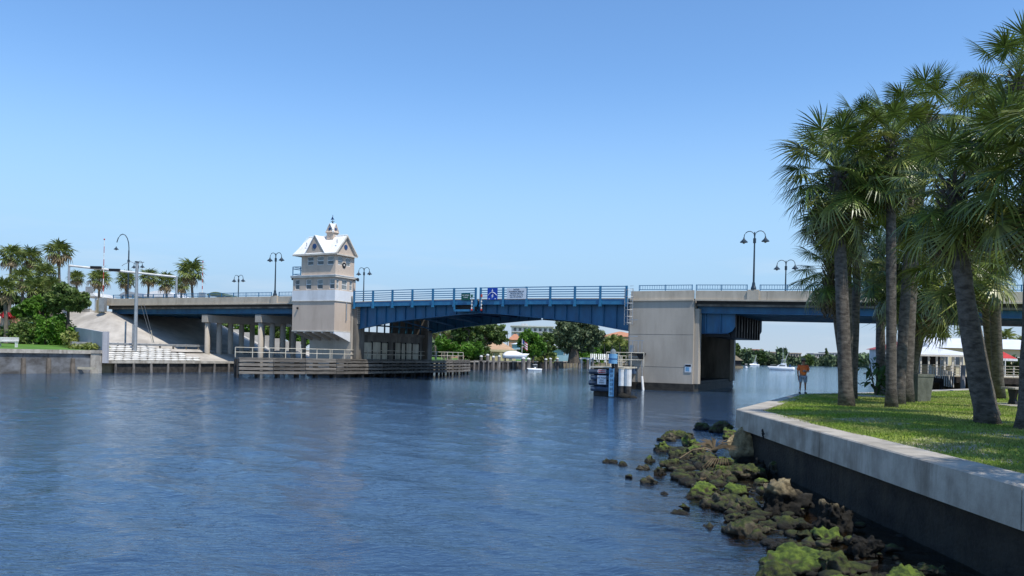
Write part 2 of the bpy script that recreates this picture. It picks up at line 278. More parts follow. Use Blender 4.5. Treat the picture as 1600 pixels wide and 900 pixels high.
# ---------------------------------------------------------------- vegetation builders
def leafcloud(ells,n,size,flat=.5,inner=.45,seed=0,clump=.55,cn=26):
    r=np.random.default_rng(seed); V=[];A=[]
    vols=np.array([e[3]*e[4]*e[5] for e in ells])**.8; vols/=vols.sum()
    for e,w in zip(ells,vols):
        m=int(n*w); c=np.array(e[:3]); R=np.array(e[3:6])
        k=max(5,int(cn*w*len(ells)))
        d=r.normal(size=(k,3)); d/=np.linalg.norm(d,axis=1)[:,None]; cc=d*(inner+(1-inner)*r.random((k,1))**.5)       # clump centres near the shell
        idx=r.integers(0,k,m); rad=(.16+.2*r.random(k))[idx]
        d=r.normal(size=(m,3)); d/=np.linalg.norm(d,axis=1)[:,None]
        p=cc[idx]+d*rad[:,None]*(r.random((m,1))**.4)*clump/.55
        V.append(c+p*R)
    Pn=np.concatenate(V); m=len(Pn)
    a=r.normal(size=(m,3)); a/=np.linalg.norm(a,axis=1)[:,None]; u=np.cross(a,r.normal(size=(m,3))); u/=np.linalg.norm(u,axis=1)[:,None]; w=np.cross(a,u)
    sz=size*(.6+.8*r.random((m,1)))
    u=u*sz; w=w*sz*flat
    vv=np.stack([Pn-u,Pn+w*.9-u*.1,Pn+u,Pn-w*.9-u*.1],1).reshape(-1,3)
    f=np.arange(4*m).reshape(m,4)
    return npmesh('leaves',vv,f)
def tree(label,base,h,ells,leaf,mt,n=3500,name='broadleaf_tree',cat='tree',group=None,tr=.25,seed=1,bark='bark',trunkto=None,limbs=5,flat=.5,cn=26):
    t=T(name,label,cat,base,group=group); random.seed(seed)
    top=trunkto or (base[0],base[1],base[2]+h*.5)
    mid=tuple((base[i]+top[i])/2+random.uniform(-.25,.25)*(i<2) for i in range(3))
    t.part('trunk',M().tube([base,mid,top],[tr*1.3,tr,tr*.75],8,jit=.15),bark)
    for i in range(limbs):
        e=ells[i%len(ells)]; q=(e[0]+random.uniform(-.6,.6)*e[3],e[1]+random.uniform(-.5,.5)*e[4],e[2]+random.uniform(-.2,.5)*e[5])
        md=tuple((top[j]*.6+q[j]*.4)+(.0 if j<2 else .3) for j in range(3))
        t.part('branch',M().tube([top,md,q],[tr*.6,tr*.42,tr*.12],6,jit=.1),bark)
    e=[(a-base[0],b-base[1],c-base[2],d,f,g) for a,b,c,d,f,g in ells]
    t.part('crown',leafcloud(e,n,leaf,flat,seed=seed,cn=cn),mt,stuff=True); return t
def shrub(label,base,rx,ry,rz,leaf,mt,n=1500,seed=1,name='shrub',group=None,cat='shrub'):
    t=T(name,label,cat,base,group=group); random.seed(seed)
    for i in range(3):
        q=(base[0]+random.uniform(-.4,.4)*rx,base[1]+random.uniform(-.4,.4)*ry,base[2]+rz*1.2)
        t.part('stem',M().tube([base,q],[.06,.02],5),'bark')
    es=[(random.uniform(-.35,.35)*rx,random.uniform(-.3,.3)*ry,rz*random.uniform(.55,1.0),rx*.75,ry*.75,rz*.8) for _ in range(4)]+[(0,0,rz*.5,rx,ry,rz*.6)]
    t.part('foliage',leafcloud(es,n,leaf,.5,seed=seed,inner=.3),mt,stuff=True); return t
def fan_frond(seed,N=36,L=.98,pet=1.2,droop=.3,segs=2,green='frond_green',width=.043,fold=.22,span=2.6,tip=.2):
    r=random.Random(seed); m=M()
    # petiole along +x, arching down, then blades round the end of it
    pp=[(0,0,0),(pet*.5,0,.03),(pet,0,-.04)]
    m.tube(pp,[.028,.018,.012],4)
    npv=len(m.f)
    ox,oz=pet,-.04
    for i in range(N):
        a=-span+2*span*i/(N-1)+r.uniform(-.05,.05); l=L*(.62+.38*math.cos(a*.55))*r.uniform(.84,1.08)
        if r.random()<.07: continue
        if r.random()<.10: l*=.6
        ca,sa=math.cos(a),math.sin(a); cost=.38*max(0,math.cos(a*.6))*L   # blades leave a short midrib
        bx_,bz_=ox+cost*.55,oz-cost*cost*droop*.9
        row=[]
        for j in range(segs+2):
            q=j/(segs+1); R=l*q; w=width*(.45+1.0*q/.5 if q<.5 else 1.45*(1-q)/.5)*(1 if j<segs+1 else 0)*.5*L
            x=bx_+ca*R; y=sa*R; z=bz_-droop*R*R/L-fold*abs(sa)*R*.8-(tip*max(0,q-.55)**1.3*l*(1+r.random()*1.2))
            row.append(((x-sa*w,y+ca*w,z+w*.5),(x+sa*w,y-ca*w,z+w*.5)) if j<segs+1 else ((x,y,z),))
        V=[p for pr in row for p in pr]; f=[]
        for j in range(segs): f.append((2*j,2*j+1,2*j+3,2*j+2))
        f.append((2*segs,2*segs+1,2*segs+2)); m.add(V,f)
    me=bpy.data.meshes.new('frond'); me.from_pydata(m.v,[],m.f); me.materials.append(ml[green]); return me
FR=[fan_frond(i,droop=d,L=.92+.07*(i%3),tip=.06+.13*(i%4),green=g) for i,(d,g) in enumerate([(.05,'frond_green'),(.12,'frond_green'),(.2,'frond_olive'),(.28,'frond_green'),(.16,'frond_green'),(.36,'frond_olive')])]
FD=[fan_frond(20+i,droop=1.0,L=.85,pet=.9,N=20,green='frond_dead',fold=.9,tip=.9) for i in range(2)]
def near_palm(label,base,top,crown_r,n=46,lean=0,r0=.26,r1=.17,seed=1,dead=8,group='cabbage palms on the lawn',low=-1.45,trunk_from=None):
    r=random.Random(seed); t=T('cabbage_palm',label,'palm tree',base,group=group)
    k=11; pts=[];rs=[]
    for i in range(k+1):
        q=i/k; b=math.sin(q*PI)*lean
        pts.append((base[0]+(top[0]-base[0])*q+b,base[1]+(top[1]-base[1])*q,base[2]-.15+(top[2]-base[2]+.15)*q)); rs.append((r0*1.35 if i==0 else r0+(r1-r0)*q)*r.uniform(.94,1.06))
    t.part('trunk',M().tube(pts,rs,14,jit=.05),'trunk_palm',smooth=True)
    # old leaf bases under the crown
    m=M()
    for i in range(64):
        a=i*2.4; z=top[2]-2.2+i*.036; R=r1*1.1; m.bar((top[0]+math.cos(a)*R*.7,top[1]+math.sin(a)*R*.7,z),(top[0]+math.cos(a)*R*2.1,top[1]+math.sin(a)*R*2.1,z+.38),.09,.03)
    t.part('leaf_bases',m,'trunk_palm',stuff=True)
    sc=crown_r/2.2
    for i in range(n):
        q=(i+.5)/n; el=math.radians(82)-(math.radians(82)-low)*q**.9+r.uniform(-.12,.12); az=i*2.39996+r.uniform(-.25,.25)
        me=FR[r.choice([0,1,4]) if q<.3 else r.choice([1,2,3,4]) if q<.7 else r.choice([2,3,5])]; s=sc*r.uniform(.88,1.1)*(.8+.2*min(1,q*4))
        t.piece('frond',me,(top[0],top[1],top[2]+.25*(1-q)-.35*q),(r.uniform(-.5,.5),-el,az),(s,s,s))
    for i in range(dead):
        az=r.uniform(0,2*PI); s=sc*r.uniform(.8,1.05)
        t.piece('frond',r.choice(FD),(top[0],top[1],top[2]-.5),(r.uniform(-.4,.4),math.radians(r.uniform(55,80)),az),(s,s,s),label='dry brown hanging frond')
    return t
WF=[fan_frond(40+i,N=15,L=1.0,pet=.8,segs=1,droop=d,width=.10,green=g,fold=.25,tip=.3) for i,(d,g) in enumerate([(.15,'palm_far'),(.35,'palm_far'),(.5,'palm_far_dry')])]
def far_fan_palm(label,base,top,cr,n=30,seed=1,group=None,dry=.25,r0=.22,name='fan_palm',low=-1.3):
    r=random.Random(seed); t=T(name,label,'palm tree',base,group=group)
    t.part('trunk',M().tube([base,((base[0]+top[0])/2+r.uniform(-.2,.2),(base[1]+top[1])/2,(base[2]+top[2])/2),top],[r0*1.3,r0,r0*.8],7),'trunk_far')
    for i in range(n):
        q=(i+.5)/n; el=1.35-(1.35-low)*q+r.uniform(-.15,.15); s=cr/1.8*r.uniform(.85,1.12)
        t.piece('frond',WF[2] if q>1-dry else r.choice(WF[:2]),top,(r.uniform(-.5,.5),-el,i*2.39996),(s,s,s))
    return t
def feather_frond(seed,L=2.6,N=16,g='palm_far'):
    r=random.Random(seed); m=M(); pts=[]
    for i in range(7):
        q=i/6; pts.append((L*(q-.12*q*q),0,.55*math.sin(q*2.2)*L*.35-.5*q*q*q*L*.7))
    m.tube(pts,[.035]*5+[.02,.01],3,cap=False)
    for i in range(N):
        q=.18+.8*i/N; f=q*6; j=min(5,int(f)); w=f-j; p=Vector(pts[j]).lerp(Vector(pts[j+1]),w); l=L*.34*math.sin(PI*(.15+.8*q))**.7
        for sgn in (-1,1):
            d=Vector((.55,sgn,-.55-.3*r.random())).normalized()*l; e=p+d; s_=Vector((.06*L,0,0))
            m.add([p-s_*.6,p+s_*.6,e],[(0,1,2)])
    me=bpy.data.meshes.new('frond'); me.from_pydata(m.v,[],m.f); me.materials.append(ml[g]); return me
CF=[feather_frond(i,g=g) for i,g in enumerate(['palm_far','palm_far','leaf_yellow'])]
def coco_palm(label,base,top,cr,n=16,seed=1,group=None,yel=.2,r0=.16):
    r=random.Random(seed); t=T('coconut_palm',label,'palm tree',base,group=group)
    t.part('trunk',M().tube([base,((base[0]*.5+top[0]*.5)+.2,(base[1]+top[1])/2,(base[2]+top[2])/2),top],[r0*1.3,r0,r0*.8],7),'trunk_far')
    for i in range(n):
        q=(i+.5)/n; el=1.2-1.5*q+r.uniform(-.15,.15); s=cr/2.3*r.uniform(.85,1.12)
        t.piece('frond',CF[2] if r.random()<yel else r.choice(CF[:2]),top,(r.uniform(-.3,.3),-el,i*2.39996),(s,s,s))
    return t
# ---------------------------------------------------------------- water
def smooth01(x): return np.clip(x,0,1)**2*(3-2*np.clip(x,0,1))
WALL=[(7.0,-14),(7.05,3),(7.18,11.2),(7.6,27.0),(14.6,40.9),(19.6,44.4),(24.9,49.6),(39.4,62.5),(70,86),(110,110)]
xs=np.concatenate([-np.geomspace(3200,40,46)[:-1],np.arange(-40,36,.17),np.geomspace(36,3200,46)])
ys=np.concatenate([[-60,-30,-12,0,3,4.5,6],np.geomspace(7,110,560),np.geomspace(112,3300,50)])
X,Y=np.meshgrid(xs,ys); Z=np.zeros_like(X); wr=np.random.default_rng(3)
fade=np.clip(1.25-np.hypot(X,Y)/95,0,1)*((np.abs(X)<50)&(Y>5)&(Y<118))
lee=.3+.7*smooth01((7.5-X+.12*(Y-10)*0)/6)*1.0
for i in range(34):
    lam=.42*1.075**i; th=-.95+wr.normal()*.5; kx,ky=2*PI/lam*math.cos(th+PI/2),2*PI/lam*math.sin(th+PI/2)
    amp=.0024*lam**.8*(1.0 if lam>.6 else .9); f=fade*(np.clip(1.6-np.hypot(X,Y)/(lam*75),0,1) if lam<1.6 else 1)
    wph=kx*X+ky*Y+wr.random()*6.28+.9*np.sin(X*.21+i)+.9*np.sin(Y*.17+2*i)
    Z+=amp*f*1.15*(1.55*np.exp(1.3*(np.sin(wph)-1))*1.6-.9)
Z*=lee*np.clip(.85+.35*np.sin(X*.11+Y*.05+1)*np.sin(Y*.13-X*.04)+.25*np.sin(X*.27-Y*.19+2)*np.sin(Y*.09+X*.06),.35,1.5)
nx,ny=len(xs),len(ys); idx=np.arange(nx*ny).reshape(ny,nx)
me=npmesh('water',np.stack([X,Y,Z],-1).reshape(-1,3),np.stack([idx[:-1,:-1],idx[:-1,1:],idx[1:,1:],idx[1:,:-1]],-1).reshape(-1,4),True)
sh=np.clip(1-np.maximum(0,(3.9-X)*.55+(Y<10)*0)-np.maximum(0,(Y-27.5)*.25),0,1); sh=np.where((X<9)&(Y>3)&(Y<31),np.clip(1.2-np.abs(np.minimum(X-4.7,0))*.40-np.maximum(0,(Y-26)*.3),0,1),0)
at=me.attributes.new('shallow','FLOAT','POINT'); at.data.foreach_set('value',sh.astype(np.float32).ravel())
m=bpy.data.materials.new('water'); m.use_nodes=True; n=m.node_tree.nodes; l=m.node_tree.links; n.remove(n['Principled BSDF']); out=n['Material Output']
geo=n.new('ShaderNodeNewGeometry')
def wnoise(sc,det,st,dist):
    mp=n.new('ShaderNodeMapping'); mp.inputs['Scale'].default_value=st; mp.inputs['Rotation'].default_value=(0,0,-.35); l.new(geo.outputs['Position'],mp.inputs[0])
    t=n.new('ShaderNodeTexNoise'); t.inputs['Scale'].default_value=sc; t.inputs['Detail'].default_value=det; t.inputs['Roughness'].default_value=.55; t.inputs['Distortion'].default_value=.6; l.new(mp.outputs[0],t.inputs[0])
    b=n.new('ShaderNodeBump'); b.inputs['Strength'].default_value=1; b.inputs['Distance'].default_value=dist; l.new(t.outputs[0],b.inputs['Height']); return b
b1=wnoise(6.5,3,(.55,1.35,1),.017); b2=wnoise(1.6,4,(.55,1.4,1),.028); l.new(b1.outputs[0],b2.inputs['Normal'])
at=n.new('ShaderNodeAttribute'); at.attribute_name='shallow'
tn=n.new('ShaderNodeTexNoise'); tn.inputs['Scale'].default_value=.045; tn.inputs['Detail'].default_value=3; l.new(geo.outputs['Position'],tn.inputs[0])
body=n.new('ShaderNodeBsdfDiffuse'); body.inputs[0].default_value=(.030,.058,.105,1)
trn=n.new('ShaderNodeBsdfTransparent'); trn.inputs[0].default_value=(.80,.62,.40,1)
mb=n.new('ShaderNodeMixShader'); l.new(at.outputs['Fac'],mb.inputs[0]); l.new(body.outputs[0],mb.inputs[1]); l.new(trn.outputs[0],mb.inputs[2])
gl=n.new('ShaderNodeBsdfGlossy'); gl.inputs['Roughness'].default_value=.07; gl.inputs[0].default_value=(.87,.95,1,1); l.new(b2.outputs[0],gl.inputs['Normal'])
fr=n.new('ShaderNodeFresnel'); fr.inputs[0].default_value=1.34; l.new(b2.outputs[0],fr.inputs['Normal'])
ms=n.new('ShaderNodeMixShader'); l.new(fr.outputs[0],ms.inputs[0]); l.new(mb.outputs[0],ms.inputs[1]); l.new(gl.outputs[0],ms.inputs[2]); l.new(ms.outputs[0],out.inputs[0])
me.materials.append(m); water=struct('water',me,None)
# river bed and the muddy flat with its mounds
def fbm(x,y,z=0,o=4): return noise.fractal((x,y,z),1.0,2.0,o)
m=M().add([(-3200,-70,-3),(3200,-70,-3),(3200,3300,-3),(-3200,3300,-3)],[(0,1,2,3)]); struct('riverbed',m,'mud')
xs2=np.arange(0.4,8.4,.085); ys2=np.geomspace(6.2,34,190); V=[]
for y in ys2:
    edge=4.75+.55*math.sin(y*.5)+(.9 if y>18 else 0)*min(1,(y-18)/3 if y>18 else 0)-.35*math.sin(y*1.3)
    for x in xs2:
        d=x-edge; h=-.24+.13*math.tanh(d*.8)+.16*fbm(x*.9,y*.55)+.07*fbm(x*3.1,y*2.2,5)
        if y>25: h-=(y-25)*.12
        if d<0: h+=d*.12
        V.append((x,y,h))
a,b=len(xs2),len(ys2); idx=np.arange(a*b).reshape(b,a)
struct('tidal_flat',npmesh('tidal_flat',V,np.stack([idx[:-1,:-1],idx[:-1,1:],idx[1:,1:],idx[1:,:-1]],-1).reshape(-1,4),True),'mud')
# ---------------------------------------------------------------- land
BANK=[(-110,5),(-75,52),(-54,84.5),(-47.9,93.0),(-37.8,110),(-25,131.5),(-12,151),(-6.2,166),(18.2,224),(36,248),(70,330),(120,470),(190,552),(250,563),(420,575),(1200,640)]
def land(name,poly,z,mt,zb=-2): return struct(name,M().prism(poly,zb,z,'z'),mt)
land('far_ground',BANK[5:]+[(3000,700),(3000,3000),(-3000,3000),(-3000,200),(-60,150)],1.25,'earth')
land('left_ground',[(-3000,-60),(-115,-60),(-110.5,5),(-75.5,52),(-54.6,84.8),(-48.5,93.3),(-38.4,110.2),(-25.7,131.7),(-60,150),(-3000,200)],1.2,'earth')
# left lawn, rising gently away from its wall
m=M().add([(-110.6,5,2.6),(-75.6,52,2.6),(-54.7,84.8,2.6),(-48.6,93.2,2.6),(-56,112,3.3),(-66,108,3.45),(-95,60,3.4),(-140,5,3.4)],[(0,1,6,7),(1,2,5,6),(2,3,4,5)]); struct('lawn_bank',m,'lawn_far')
# ground under the bridge: bank slope, road
m=M().add([(-48.4,93.6,1.42),(-38.5,110.3,1.42),(-25.8,131.8,1.42),(-52.6,96.2,2.95),(-43.0,112.8,2.95),(-30.5,134,2.95)],[(0,1,4,3),(1,2,5,4)]); struct('bank_slope',m,'slope_concrete')
m=M().add([(-52.6,96.2,2.95),(-43.0,112.8,2.95),(-30.5,134,2.95),(-70,104,3.0),(-62,122,3.0),(-46,150,3.0)],[(0,1,4,3),(1,2,5,4)]); struct('road_under_bridge',m,'asphalt')
# concrete paved embankment of the left approach
V=[];ss=np.arange(-150,-42,1.5); ts=np.arange(-16,38,1.0)
for s_ in ss:
    for t_ in ts:
        d=math.sqrt((max(s_+63,0)*.40)**2+(max(-t_-.2,0)*.62)**2+(max(t_-18.2,0)*.62)**2); x,y=bw(s_,t_); V.append((x,y,max(2.6,8.2-d+.05*noise.noise((s_*.4,t_*.4,0)))))
idx=np.arange(len(V)).reshape(len(ss),len(ts)); struct('embankment_slope',npmesh('embankment_slope',V,np.stack([idx[:-1,:-1],idx[1:,:-1],idx[1:,1:],idx[:-1,1:]],-1).reshape(-1,4),True),'slope_concrete')
def seawall(name,label,p0,p1,zt,cap_h,cap_d,sp,capmat,panelmat,pilemat,first=0,n=None,pr=.2,pile_top=None):
    p0=Vector(p0);p1=Vector(p1); L=(p1-p0).length; rz=math.atan2(p1.y-p0.y,p1.x-p0.x)
    t=T(name,label,'seawall',(p0.x,p0.y,0),frame='l',rot=rz)
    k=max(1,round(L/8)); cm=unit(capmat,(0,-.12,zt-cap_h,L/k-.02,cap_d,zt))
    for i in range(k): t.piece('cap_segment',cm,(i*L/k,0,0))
    nb=int(L/sp)+1; pm=unit(panelmat,(0.02,.14,-2,sp-.02,.4,zt-cap_h-.004))
    for i in range(nb):
        x=first+i*sp
        if x<L-.3: t.piece('wall_panel',pm,(x,0,0),scale=(min(1,(L-x)/sp),1,1))
    pl=M().tube([(0,0,-2),(0,0,.6),(0,.02,(pile_top or zt-cap_h)-.01)],[pr,pr,pr*.8],9).mesh('pile'); pl.materials.append(ml[pilemat])
    for i in range(nb):
        x=first+i*sp
        if .1<x<L: t.piece('pile',pl,(x,-.02,0),rot=(0,0,i))
    return t
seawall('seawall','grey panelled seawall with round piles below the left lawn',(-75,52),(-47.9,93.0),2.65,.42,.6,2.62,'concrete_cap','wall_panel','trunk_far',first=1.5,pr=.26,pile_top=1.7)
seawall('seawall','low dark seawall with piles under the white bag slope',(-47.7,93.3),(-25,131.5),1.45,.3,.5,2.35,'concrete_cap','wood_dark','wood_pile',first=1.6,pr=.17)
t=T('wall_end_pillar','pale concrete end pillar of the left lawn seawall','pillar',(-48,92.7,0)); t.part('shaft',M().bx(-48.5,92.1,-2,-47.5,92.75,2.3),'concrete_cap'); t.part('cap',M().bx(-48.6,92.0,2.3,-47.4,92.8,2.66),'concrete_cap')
solo('float_beam','yellowish timber beam lying at the foot of the left seawall','beam',M().bx(-50.2,91.0,.45,-47.4,91.3,.72),'board_pale',(-48.8,91.1,.45))
# grey wall between lawn and road
q0=Vector(P(165,540,92.9));q1=Vector(P(133,540,99));q2=Vector(P(103,540,108))
m=M()
for a,b,za,zb in ((q0,q1,4.75,5.25),(q1,q2,5.25,5.75)):
    d=(b-a).normalized(); nn=Vector((-d.y,d.x,0))*.15
    m.add([(a.x-nn.x,a.y-nn.y,1.2),(a.x+nn.x,a.y+nn.y,1.2),(b.x+nn.x,b.y+nn.y,1.2),(b.x-nn.x,b.y-nn.y,1.2),(a.x-nn.x,a.y-nn.y,za),(a.x+nn.x,a.y+nn.y,za),(b.x+nn.x,b.y+nn.y,zb),(b.x-nn.x,b.y-nn.y,zb)],[(0,3,2,1),(4,5,6,7),(0,1,5,4),(1,2,6,5),(2,3,7,6),(3,0,4,7)])
t=T('boundary_wall','smooth grey wall between the left lawn and the concrete slope','wall',(q0.x,q0.y,1.2)); t.part('wall_face',m,'wall_grey'); t.part('end_post',M().bx(q0.x-.2,q0.y-.35,1.2,q0.x+.35,q0.y+.1,4.85),'wall_grey')
# white bags laid in courses up the bank
t=T('bag_revetment','white concrete bags laid in courses below the guardrail','revetment',(-47.7,93.6,1.45)); random.seed(3)
def pillow(seed):
    r=random.Random(seed); V=[];n=8
    for i in range(5):
        u=i/4; w=.5*math.sin(PI*(.12+.76*u))**.4
        for k in range(n):
            a=2*PI*k/n; V.append(((u-.5)*1.06,.34*w*2*math.cos(a)*(1+.1*r.random()),.17*w*2*math.sin(a)*(1+.1*r.random())))
    f=[(i*n+k,i*n+(k+1)%n,(i+1)*n+(k+1)%n,(i+1)*n+k) for i in range(4) for k in range(n)]+[tuple(range(n)),tuple(range(4*n,5*n))]
    me=M().add(V,f).mesh('bag',(0,0,0),True); me.materials.append(ml['bag']); return me
bags=[pillow(i) for i in range(4)]
d=Vector((9.9,16.7,0)).normalized(); rz=math.atan2(d.y,d.x)
for row in range(7):
    q=row/6; a=Vector((-48.2,93.8,1.5)).lerp(Vector((-52.3,96.4,3.0)),q); cnt=13-(row//2)*1
    for i in range(cnt):
        p=a+d*(i*1.1+(row%2)*.55); t.piece('bag',random.choice(bags),(p.x,p.y,p.z+.06),(random.uniform(-.05,.05),random.uniform(-.04,.04),rz+random.uniform(-.06,.06)))
# guardrail
t=T('guardrail','galvanised guardrail above the white bag slope','guardrail',(-52,96.5,2.95))
g0=Vector((-52.9,96.0,0)); nG=11
prof=[(0,0),(.05,.05),(0,.1),(0,.14),(.05,.19),(.05,.24),(0,.29)]
for i in range(nG):
    p=g0+d*(i*2.0); t.part('rail_post',M().bar((p.x,p.y,2.9),(p.x,p.y,3.62),.18,.18),'wood_grey')
    if i<nG-1:
        e=g0+d*((i+1)*2.0); nn=Vector((d.y,-d.x,0)); mm_=M()
        V=[(p.x+nn.x*(.1+w),p.y+nn.y*(.1+w),3.3+z) for w,z in prof]+[(e.x+nn.x*(.1+w),e.y+nn.y*(.1+w),3.3+z) for w,z in prof]
        k=len(prof); mm_.add(V,[(j,j+1,j+1+k,j+k) for j in range(k-1)]); t.part('rail_beam',mm_,'galv')
# right lawn and its wall
LAWN=[(7.7,-14),(7.75,3),(7.98,12.3),(8.45,26.7),(15.0,40.2),(19.9,43.7),(25.2,48.8),(39.8,61.7),(70,85.5),(110,109),(110,-14)]
def lawn_z(x,y): return 1.56+.10*noise.noise((x*.12,y*.12,3))+.03*noise.noise((x*.6,y*.6,1))+max(0,min(.05,(x-8.5)*.02))
import mathutils
def inpoly(x,y,p):
    c=False;n_=len(p);j=n_-1
    for i in range(n_):
        if (p[i][1]>y)!=(p[j][1]>y) and x<(p[j][0]-p[i][0])*(y-p[i][1])/(p[j][1]-p[i][1])+p[i][0]: c=not c
        j=i
    return c
me_l=bpy.data.meshes.new('lawn'); import bmesh
bm=bmesh.new(); vs=[bm.verts.new((x,y,1.56)) for x,y in LAWN]; fc=bm.faces.new(vs); bmesh.ops.triangulate(bm,faces=[fc])
for _ in range(5): bmesh.ops.subdivide_edges(bm,edges=[e for e in bm.edges if e.calc_length()>1.4],cuts=1,use_grid_fill=False); bmesh.ops.triangulate(bm,faces=bm.faces[:])
for v in bm.verts: v.co.z=lawn_z(v.co.x,v.co.y) if inpoly(v.co.x,v.co.y,[(a+.02*(1 if a<60 else -1),b) for a,b in LAWN]) else 1.57
bm.to_mesh(me_l); bm.free(); me_l.shade_smooth(); lawn=struct('lawn',me_l,None)
# lawn soil and grass colour with worn sandy patches
m=bpy.data.materials.new('lawn_mix'); m.use_nodes=True; n=m.node_tree.nodes; l=m.node_tree.links; b=n['Principled BSDF']; b.inputs['Roughness'].default_value=.95; b.inputs['Specular IOR Level'].default_value=.1
g=n.new('ShaderNodeNewGeometry'); t1=n.new('ShaderNodeTexNoise'); t1.inputs['Scale'].default_value=2.4; t1.inputs['Detail'].default_value=8; l.new(g.outputs['Position'],t1.inputs[0])
r1=n.new('ShaderNodeValToRGB'); r1.color_ramp.elements[0].color=(.13,.18,.025,1); r1.color_ramp.elements[1].color=(.30,.36,.06,1); r1.color_ramp.elements[0].position=.35; r1.color_ramp.elements[1].position=.65; l.new(t1.outputs[0],r1.inputs[0])
t2=n.new('ShaderNodeTexNoise'); t2.inputs['Scale'].default_value=.42; t2.inputs['Detail'].default_value=9; t2.inputs['Roughness'].default_value=.68; l.new(g.outputs['Position'],t2.inputs[0])
sp=n.new('ShaderNodeSeparateXYZ'); l.new(g.outputs['Position'],sp.inputs[0]); near=n.new('ShaderNodeMapRange'); near.inputs['From Min'].default_value=13; near.inputs['From Max'].default_value=30; near.inputs['To Min'].default_value=.10; near.inputs['To Max'].default_value=-.06; l.new(sp.outputs[1],near.inputs[0])
ad=n.new('ShaderNodeMath'); l.new(t2.outputs[0],ad.inputs[0]); l.new(near.outputs[0],ad.inputs[1])
r2=n.new('ShaderNodeMapRange'); r2.inputs['From Min'].default_value=.535; r2.inputs['From Max'].default_value=.62; l.new(ad.outputs[0],r2.inputs[0])
x=n.new('ShaderNodeMixRGB'); x.inputs[2].default_value=(.42,.37,.27,1); l.new(r2.outputs[0],x.inputs[0]); l.new(r1.outputs[0],x.inputs[1]); l.new(x.outputs[0],b.inputs['Base Color'])
t3=n.new('ShaderNodeTexNoise'); t3.inputs['Scale'].default_value=22; t3.inputs['Detail'].default_value=5; l.new(g.outputs['Position'],t3.inputs[0]); bp=n.new('ShaderNodeBump'); bp.inputs['Strength'].default_value=.8; bp.inputs['Distance'].default_value=.05; l.new(t3.outputs[0],bp.inputs['Height']); l.new(bp.outputs[0],b.inputs['Normal'])
me_l.materials.append(m)
# grass blades over the nearer lawn, thin where it is worn
N=330000; r=np.random.default_rng(5); yy=12+38*r.random(N)**1.6; xx=8.0+np.maximum(0,(yy-26.7))*.48+ (yy*.72-8+2)*r.random(N)
dens=np.sin(xx*.9+1.3*np.sin(yy*.35))*np.sin(yy*.55+1.1*np.sin(xx*.5)); keep=(r.random(N)<(.75-.6*(dens>.15)*(yy<27)))&(xx>8.08+np.maximum(0,(yy-26.7))*.49+np.maximum(0,yy-40)*.9); xx=xx[keep];yy=yy[keep];N=len(xx)
hh=(.035+.05*r.random(N)); a=r.random(N)*2*PI; w=.012+.012*r.random(N); zz=np.full(N,1.56)+.02
for i0 in range(0,N,1): pass
gz=np.zeros((90,90))
for i in range(90):
    for j in range(90): gz[i,j]=lawn_z(6+i*.5,10+j*.5)
fi=np.clip((xx-6)/.5,0,88);fj=np.clip((yy-10)/.5,0,88); i0=fi.astype(int);j0=fj.astype(int);u=fi-i0;v=fj-j0
zz=(gz[i0,j0]*(1-u)*(1-v)+gz[i0+1,j0]*u*(1-v)+gz[i0,j0+1]*(1-u)*v+gz[i0+1,j0+1]*u*v)-.01
lx=r.normal(size=N)*.03;ly=r.normal(size=N)*.03
V=np.stack([np.stack([xx-np.cos(a)*w,yy-np.sin(a)*w,zz],-1),np.stack([xx+np.cos(a)*w,yy+np.sin(a)*w,zz],-1),np.stack([xx+lx,yy+ly,zz+hh],-1)],1).reshape(-1,3)
go=struct('grass',npmesh('grass',V,np.arange(3*N).reshape(N,3)),'blade',kind='stuff'); go['label']='short sunlit grass on the lawn behind the seawall'; go['category']='grass'
t=T('seawall','long grey concrete seawall with overhanging cap round the palm lawn','seawall',(7.2,11.2,0))
def offs(poly,i):                           # inward unit normal-ish at vertex i
    a=Vector(poly[max(0,i-1)]);b=Vector(poly[min(len(poly)-1,i+1)]); d=(b-a).normalized(); return Vector((d.y,-d.x))
wp=WALL; random.seed(1)
def capseg(a,b,na,nb,z0,z1,in0,wd):
    A0=Vector(a)-na*in0;B0_=Vector(b)-nb*in0;A1=Vector(a)+na*wd;B1=Vector(b)+nb*wd
    L=(B0_-A0).length; k=max(1,int(L/.6)); V=[];e=.025
    for i in range(k+1):
        q=i/k; o=A0.lerp(B0_,q); p=A1.lerp(B1,q); u=(p-o).normalized()
        V+=[(o.x,o.y,z0),(o.x,o.y,z1-e),(o.x+u.x*e,o.y+u.y*e,z1),(p.x,p.y,z1),(p.x,p.y,z0)]
    f=[(i*5+j,i*5+(j+1)%5,(i+1)*5+(j+1)%5,(i+1)*5+j) for i in range(k) for j in range(5)]+[(0,1,2,3,4),tuple(k*5+j for j in range(5))]
    return M().add(V,f)
for i in range(len(wp)-1):
    a,b=Vector(wp[i]),Vector(wp[i+1]); na,nb=offs(wp,i),offs(wp,i+1); L=(b-a).length; k=max(1,round(L/7.5))
    for j in range(k):
        q0_,q1_=(j+.0015)/k,(j+1-.0015)/k
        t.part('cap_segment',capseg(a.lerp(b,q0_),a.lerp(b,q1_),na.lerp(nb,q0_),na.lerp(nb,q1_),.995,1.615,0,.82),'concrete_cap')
        t.part('wall_panel',capseg(a.lerp(b,q0_),a.lerp(b,q1_),na.lerp(nb,q0_),na.lerp(nb,q1_),-2,.994,-.28,.7),'concrete_stain_shade')
m=M(); c=Vector(P(1226,678,23.4)); 
